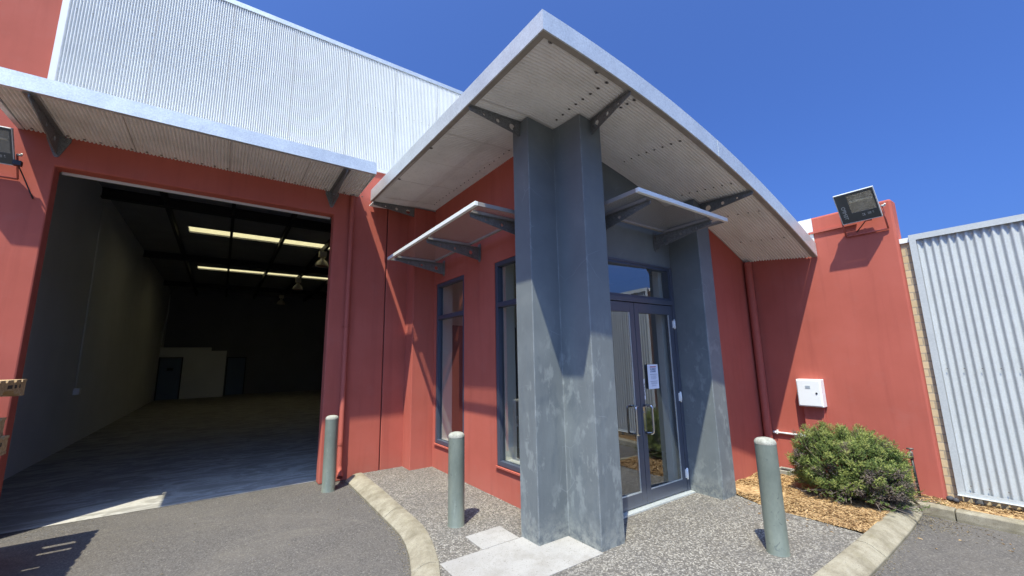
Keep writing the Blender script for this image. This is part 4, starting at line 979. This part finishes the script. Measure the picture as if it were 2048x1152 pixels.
# ================================================================== PALLETS
def pallet(loc, rz, label):
    o = thing('pallet', loc, label, 'pallet', 'timber pallets stacked by the loading doorway', rz)
    b = MB(); w_ = 1.16
    for k, x in enumerate((-.58,-.43,-.22,0,.0)):
        pass
    for y, hw in ((.53,.05),(.395,.05),(.225,.06),(.07,.05),(-.12,.06),(-.29,.05),(-.42,.04),(-.53,.05)): b.box(-.58,.58,y-hw,y+hw,.122,.142)
    b.build('top_boards', M['wood'], o, local=True)
    b = MB()
    for y in (-.52,0,.52): b.box(-.58,.58,y-.05,y+.05,0,.018)
    b.build('bottom_boards', M['wood'], o, local=True)
    for x in (-.54, 0, .54):
        b = MB(); b.extr([(x-.035,-.58,.0185),(x-.035,-.36,.0185),(x-.035,-.32,.055),(x-.035,-.14,.055),(x-.035,-.10,.0185),(x-.035,.10,.0185),(x-.035,.14,.055),(x-.035,.32,.055),(x-.035,.36,.0185),(x-.035,.58,.0185),(x-.035,.58,.1215),(x-.035,-.58,.1215)], (.07,0,0)); b.build('stringer', M['wood'], o, local=True)
    b = MB()
    for y, l_ in ((.36,.05),(.24,.10),(.45,.03)): b.box(.5755,.576,y-l_/2,y+l_/2,.07,.10)
    b.build('stamp', M['stamp'], o, local=True)
    return o
z = .0; offs = []
zz = [.0,.145,.29,.435,.58,.725,.915,1.06,1.215,1.367]
for k, zq in enumerate(zz):
    if k == 9: c = (-1.415-.58, 5.61-.58)
    elif k == 6: c = (-1.350-.58, 5.2-.58)
    elif k == 7: c = (-1.388-.58, 5.2-.58)
    else: c = (-1.67-.58+random.uniform(-.03,.03), 5.5-.58+random.uniform(-.03,.03))
    zz_ = .0 + k*.1445 if k < 9 else 1.367
    lab = 'timber pallet on top of the stack at the left photo edge' if k == 9 else ('timber pallet jutting from the stack below the top one, upper of the two' if k == 7 else ('timber pallet jutting from the stack below the top one, lower of the two' if k == 6 else None))
    if k in (7,): zz_ = 1.0725
    if k == 6: zz_ = .930
    if k == 8: zz_ = 1.2155
    if k < 6: zz_ = .005 + k*.1525
    pallet((c[0], c[1], zz_), random.uniform(-.012,.012), lab or 'timber pallet set back in the stack at the left photo edge')

# ================================================================== HIGH-BAY LAMPS
def highbay(x, y, z, label):
    o = thing('pendant_lamp', (x, y, z), label, 'lamp', 'high bay lamps in the warehouse')
    b = MB(); b.lathe([(.205,0),(.20,.03),(.17,.12),(.12,.19),(.07,.225),(.065,.27),(.001,.27)], (0,0,0), 24); b.build('shade', M['lampcream'], o, local=True)
    b = MB(); b.lathe([(0.001,.012),(.195,.012)], (0,0,0), 24); b.build('diffuser', M['lens'], o, local=True)
    b = MB(); b.box(-.11,.11,-.08,.08,.32,.50); b.box(-.05,-.03,-.02,.02,.27,.32); b.box(.03,.05,-.02,.02,.27,.32); b.build('ballast_box', M['lampcream'], o, local=True)
    b = MB(); b.tube([(0,0,.50),(0,0,zr-.2-z)], .008, 6); b.build('hanger', M['white'], o, local=True)
    return o
highbay(2.50, 14.5, 4.78, 'cream bell lamp hanging nearest the loading doorway'); highbay(2.50, 19.83, 4.80, 'cream bell lamp hanging second into the warehouse'); highbay(2.42, 25.2, 4.80, 'dim bell lamp hanging farthest inside the warehouse')

# ================================================================== LIGHT, SKY, CAMERA
AZ, EL = 53., 65.       # shadows fall towards azimuth AZ (from +y towards +x)
sd = bpy.data.lights.new('sun', 'SUN'); sd.energy = 4.4; sd.angle = R(.53); sd.color = (1., .968, .80)
so = bpy.data.objects.new('sun', sd); COL.objects.link(so)
dv = Vector((sin(R(AZ))*cos(R(EL)), cos(R(AZ))*cos(R(EL)), -sin(R(EL)))); so.rotation_euler = dv.to_track_quat('-Z', 'Y').to_euler(); so.location = (-10,-10,20)
wd = bpy.data.worlds.new('World'); S.world = wd; wd.use_nodes = True; nt = wd.node_tree; bg = nt.nodes['Background']
sk = nt.nodes.new('ShaderNodeTexSky'); sk.sky_type = 'NISHITA'; sk.sun_disc = False; sk.sun_elevation = R(EL); sk.sun_rotation = R(AZ+180)
sk.air_density = .7; sk.dust_density = 5.5; sk.ozone_density = 8.0; sk.altitude = 0
hs = nt.nodes.new('ShaderNodeHueSaturation'); hs.inputs['Saturation'].default_value = 1.0; hs.inputs['Value'].default_value = 1.0
nt.links.new(sk.outputs[0], hs.inputs['Color']); tint = N(nt, 'ShaderNodeMix', {0: 1., 7: (.41, .625, 1.02, 1)}, data_type='RGBA', blend_type='MULTIPLY'); nt.links.new(hs.outputs[0], tint.inputs[6]); nt.links.new(tint.outputs[2], bg.inputs[0]); bg.inputs[1].default_value = .15

cd = bpy.data.cameras.new('camera'); co = bpy.data.objects.new('camera', cd); COL.objects.link(co); S.camera = co
cd.sensor_width = 36; cd.sensor_fit = 'HORIZONTAL'; cd.lens = 14.346383737; cd.clip_start = .05; cd.clip_end = 1000
rx, ux, fx = (.81811483,-.57472781,-.01939272), (-.08331671,-.15183241,.98488844), (.56898722,.8041361,.17210078)
co.matrix_world = Matrix(((rx[0],ux[0],-fx[0],0),(rx[1],ux[1],-fx[1],0),(rx[2],ux[2],-fx[2],1.6),(0,0,0,1)))
S.view_settings.view_transform = 'Standard'; S.view_settings.look = 'None'; S.view_settings.gamma = 1; S.view_settings.exposure = .85
S.render.engine = 'CYCLES'; S.cycles.use_denoising = True; S.cycles.max_bounces = 10; S.cycles.transparent_max_bounces = 16; S.cycles.diffuse_bounces = 6
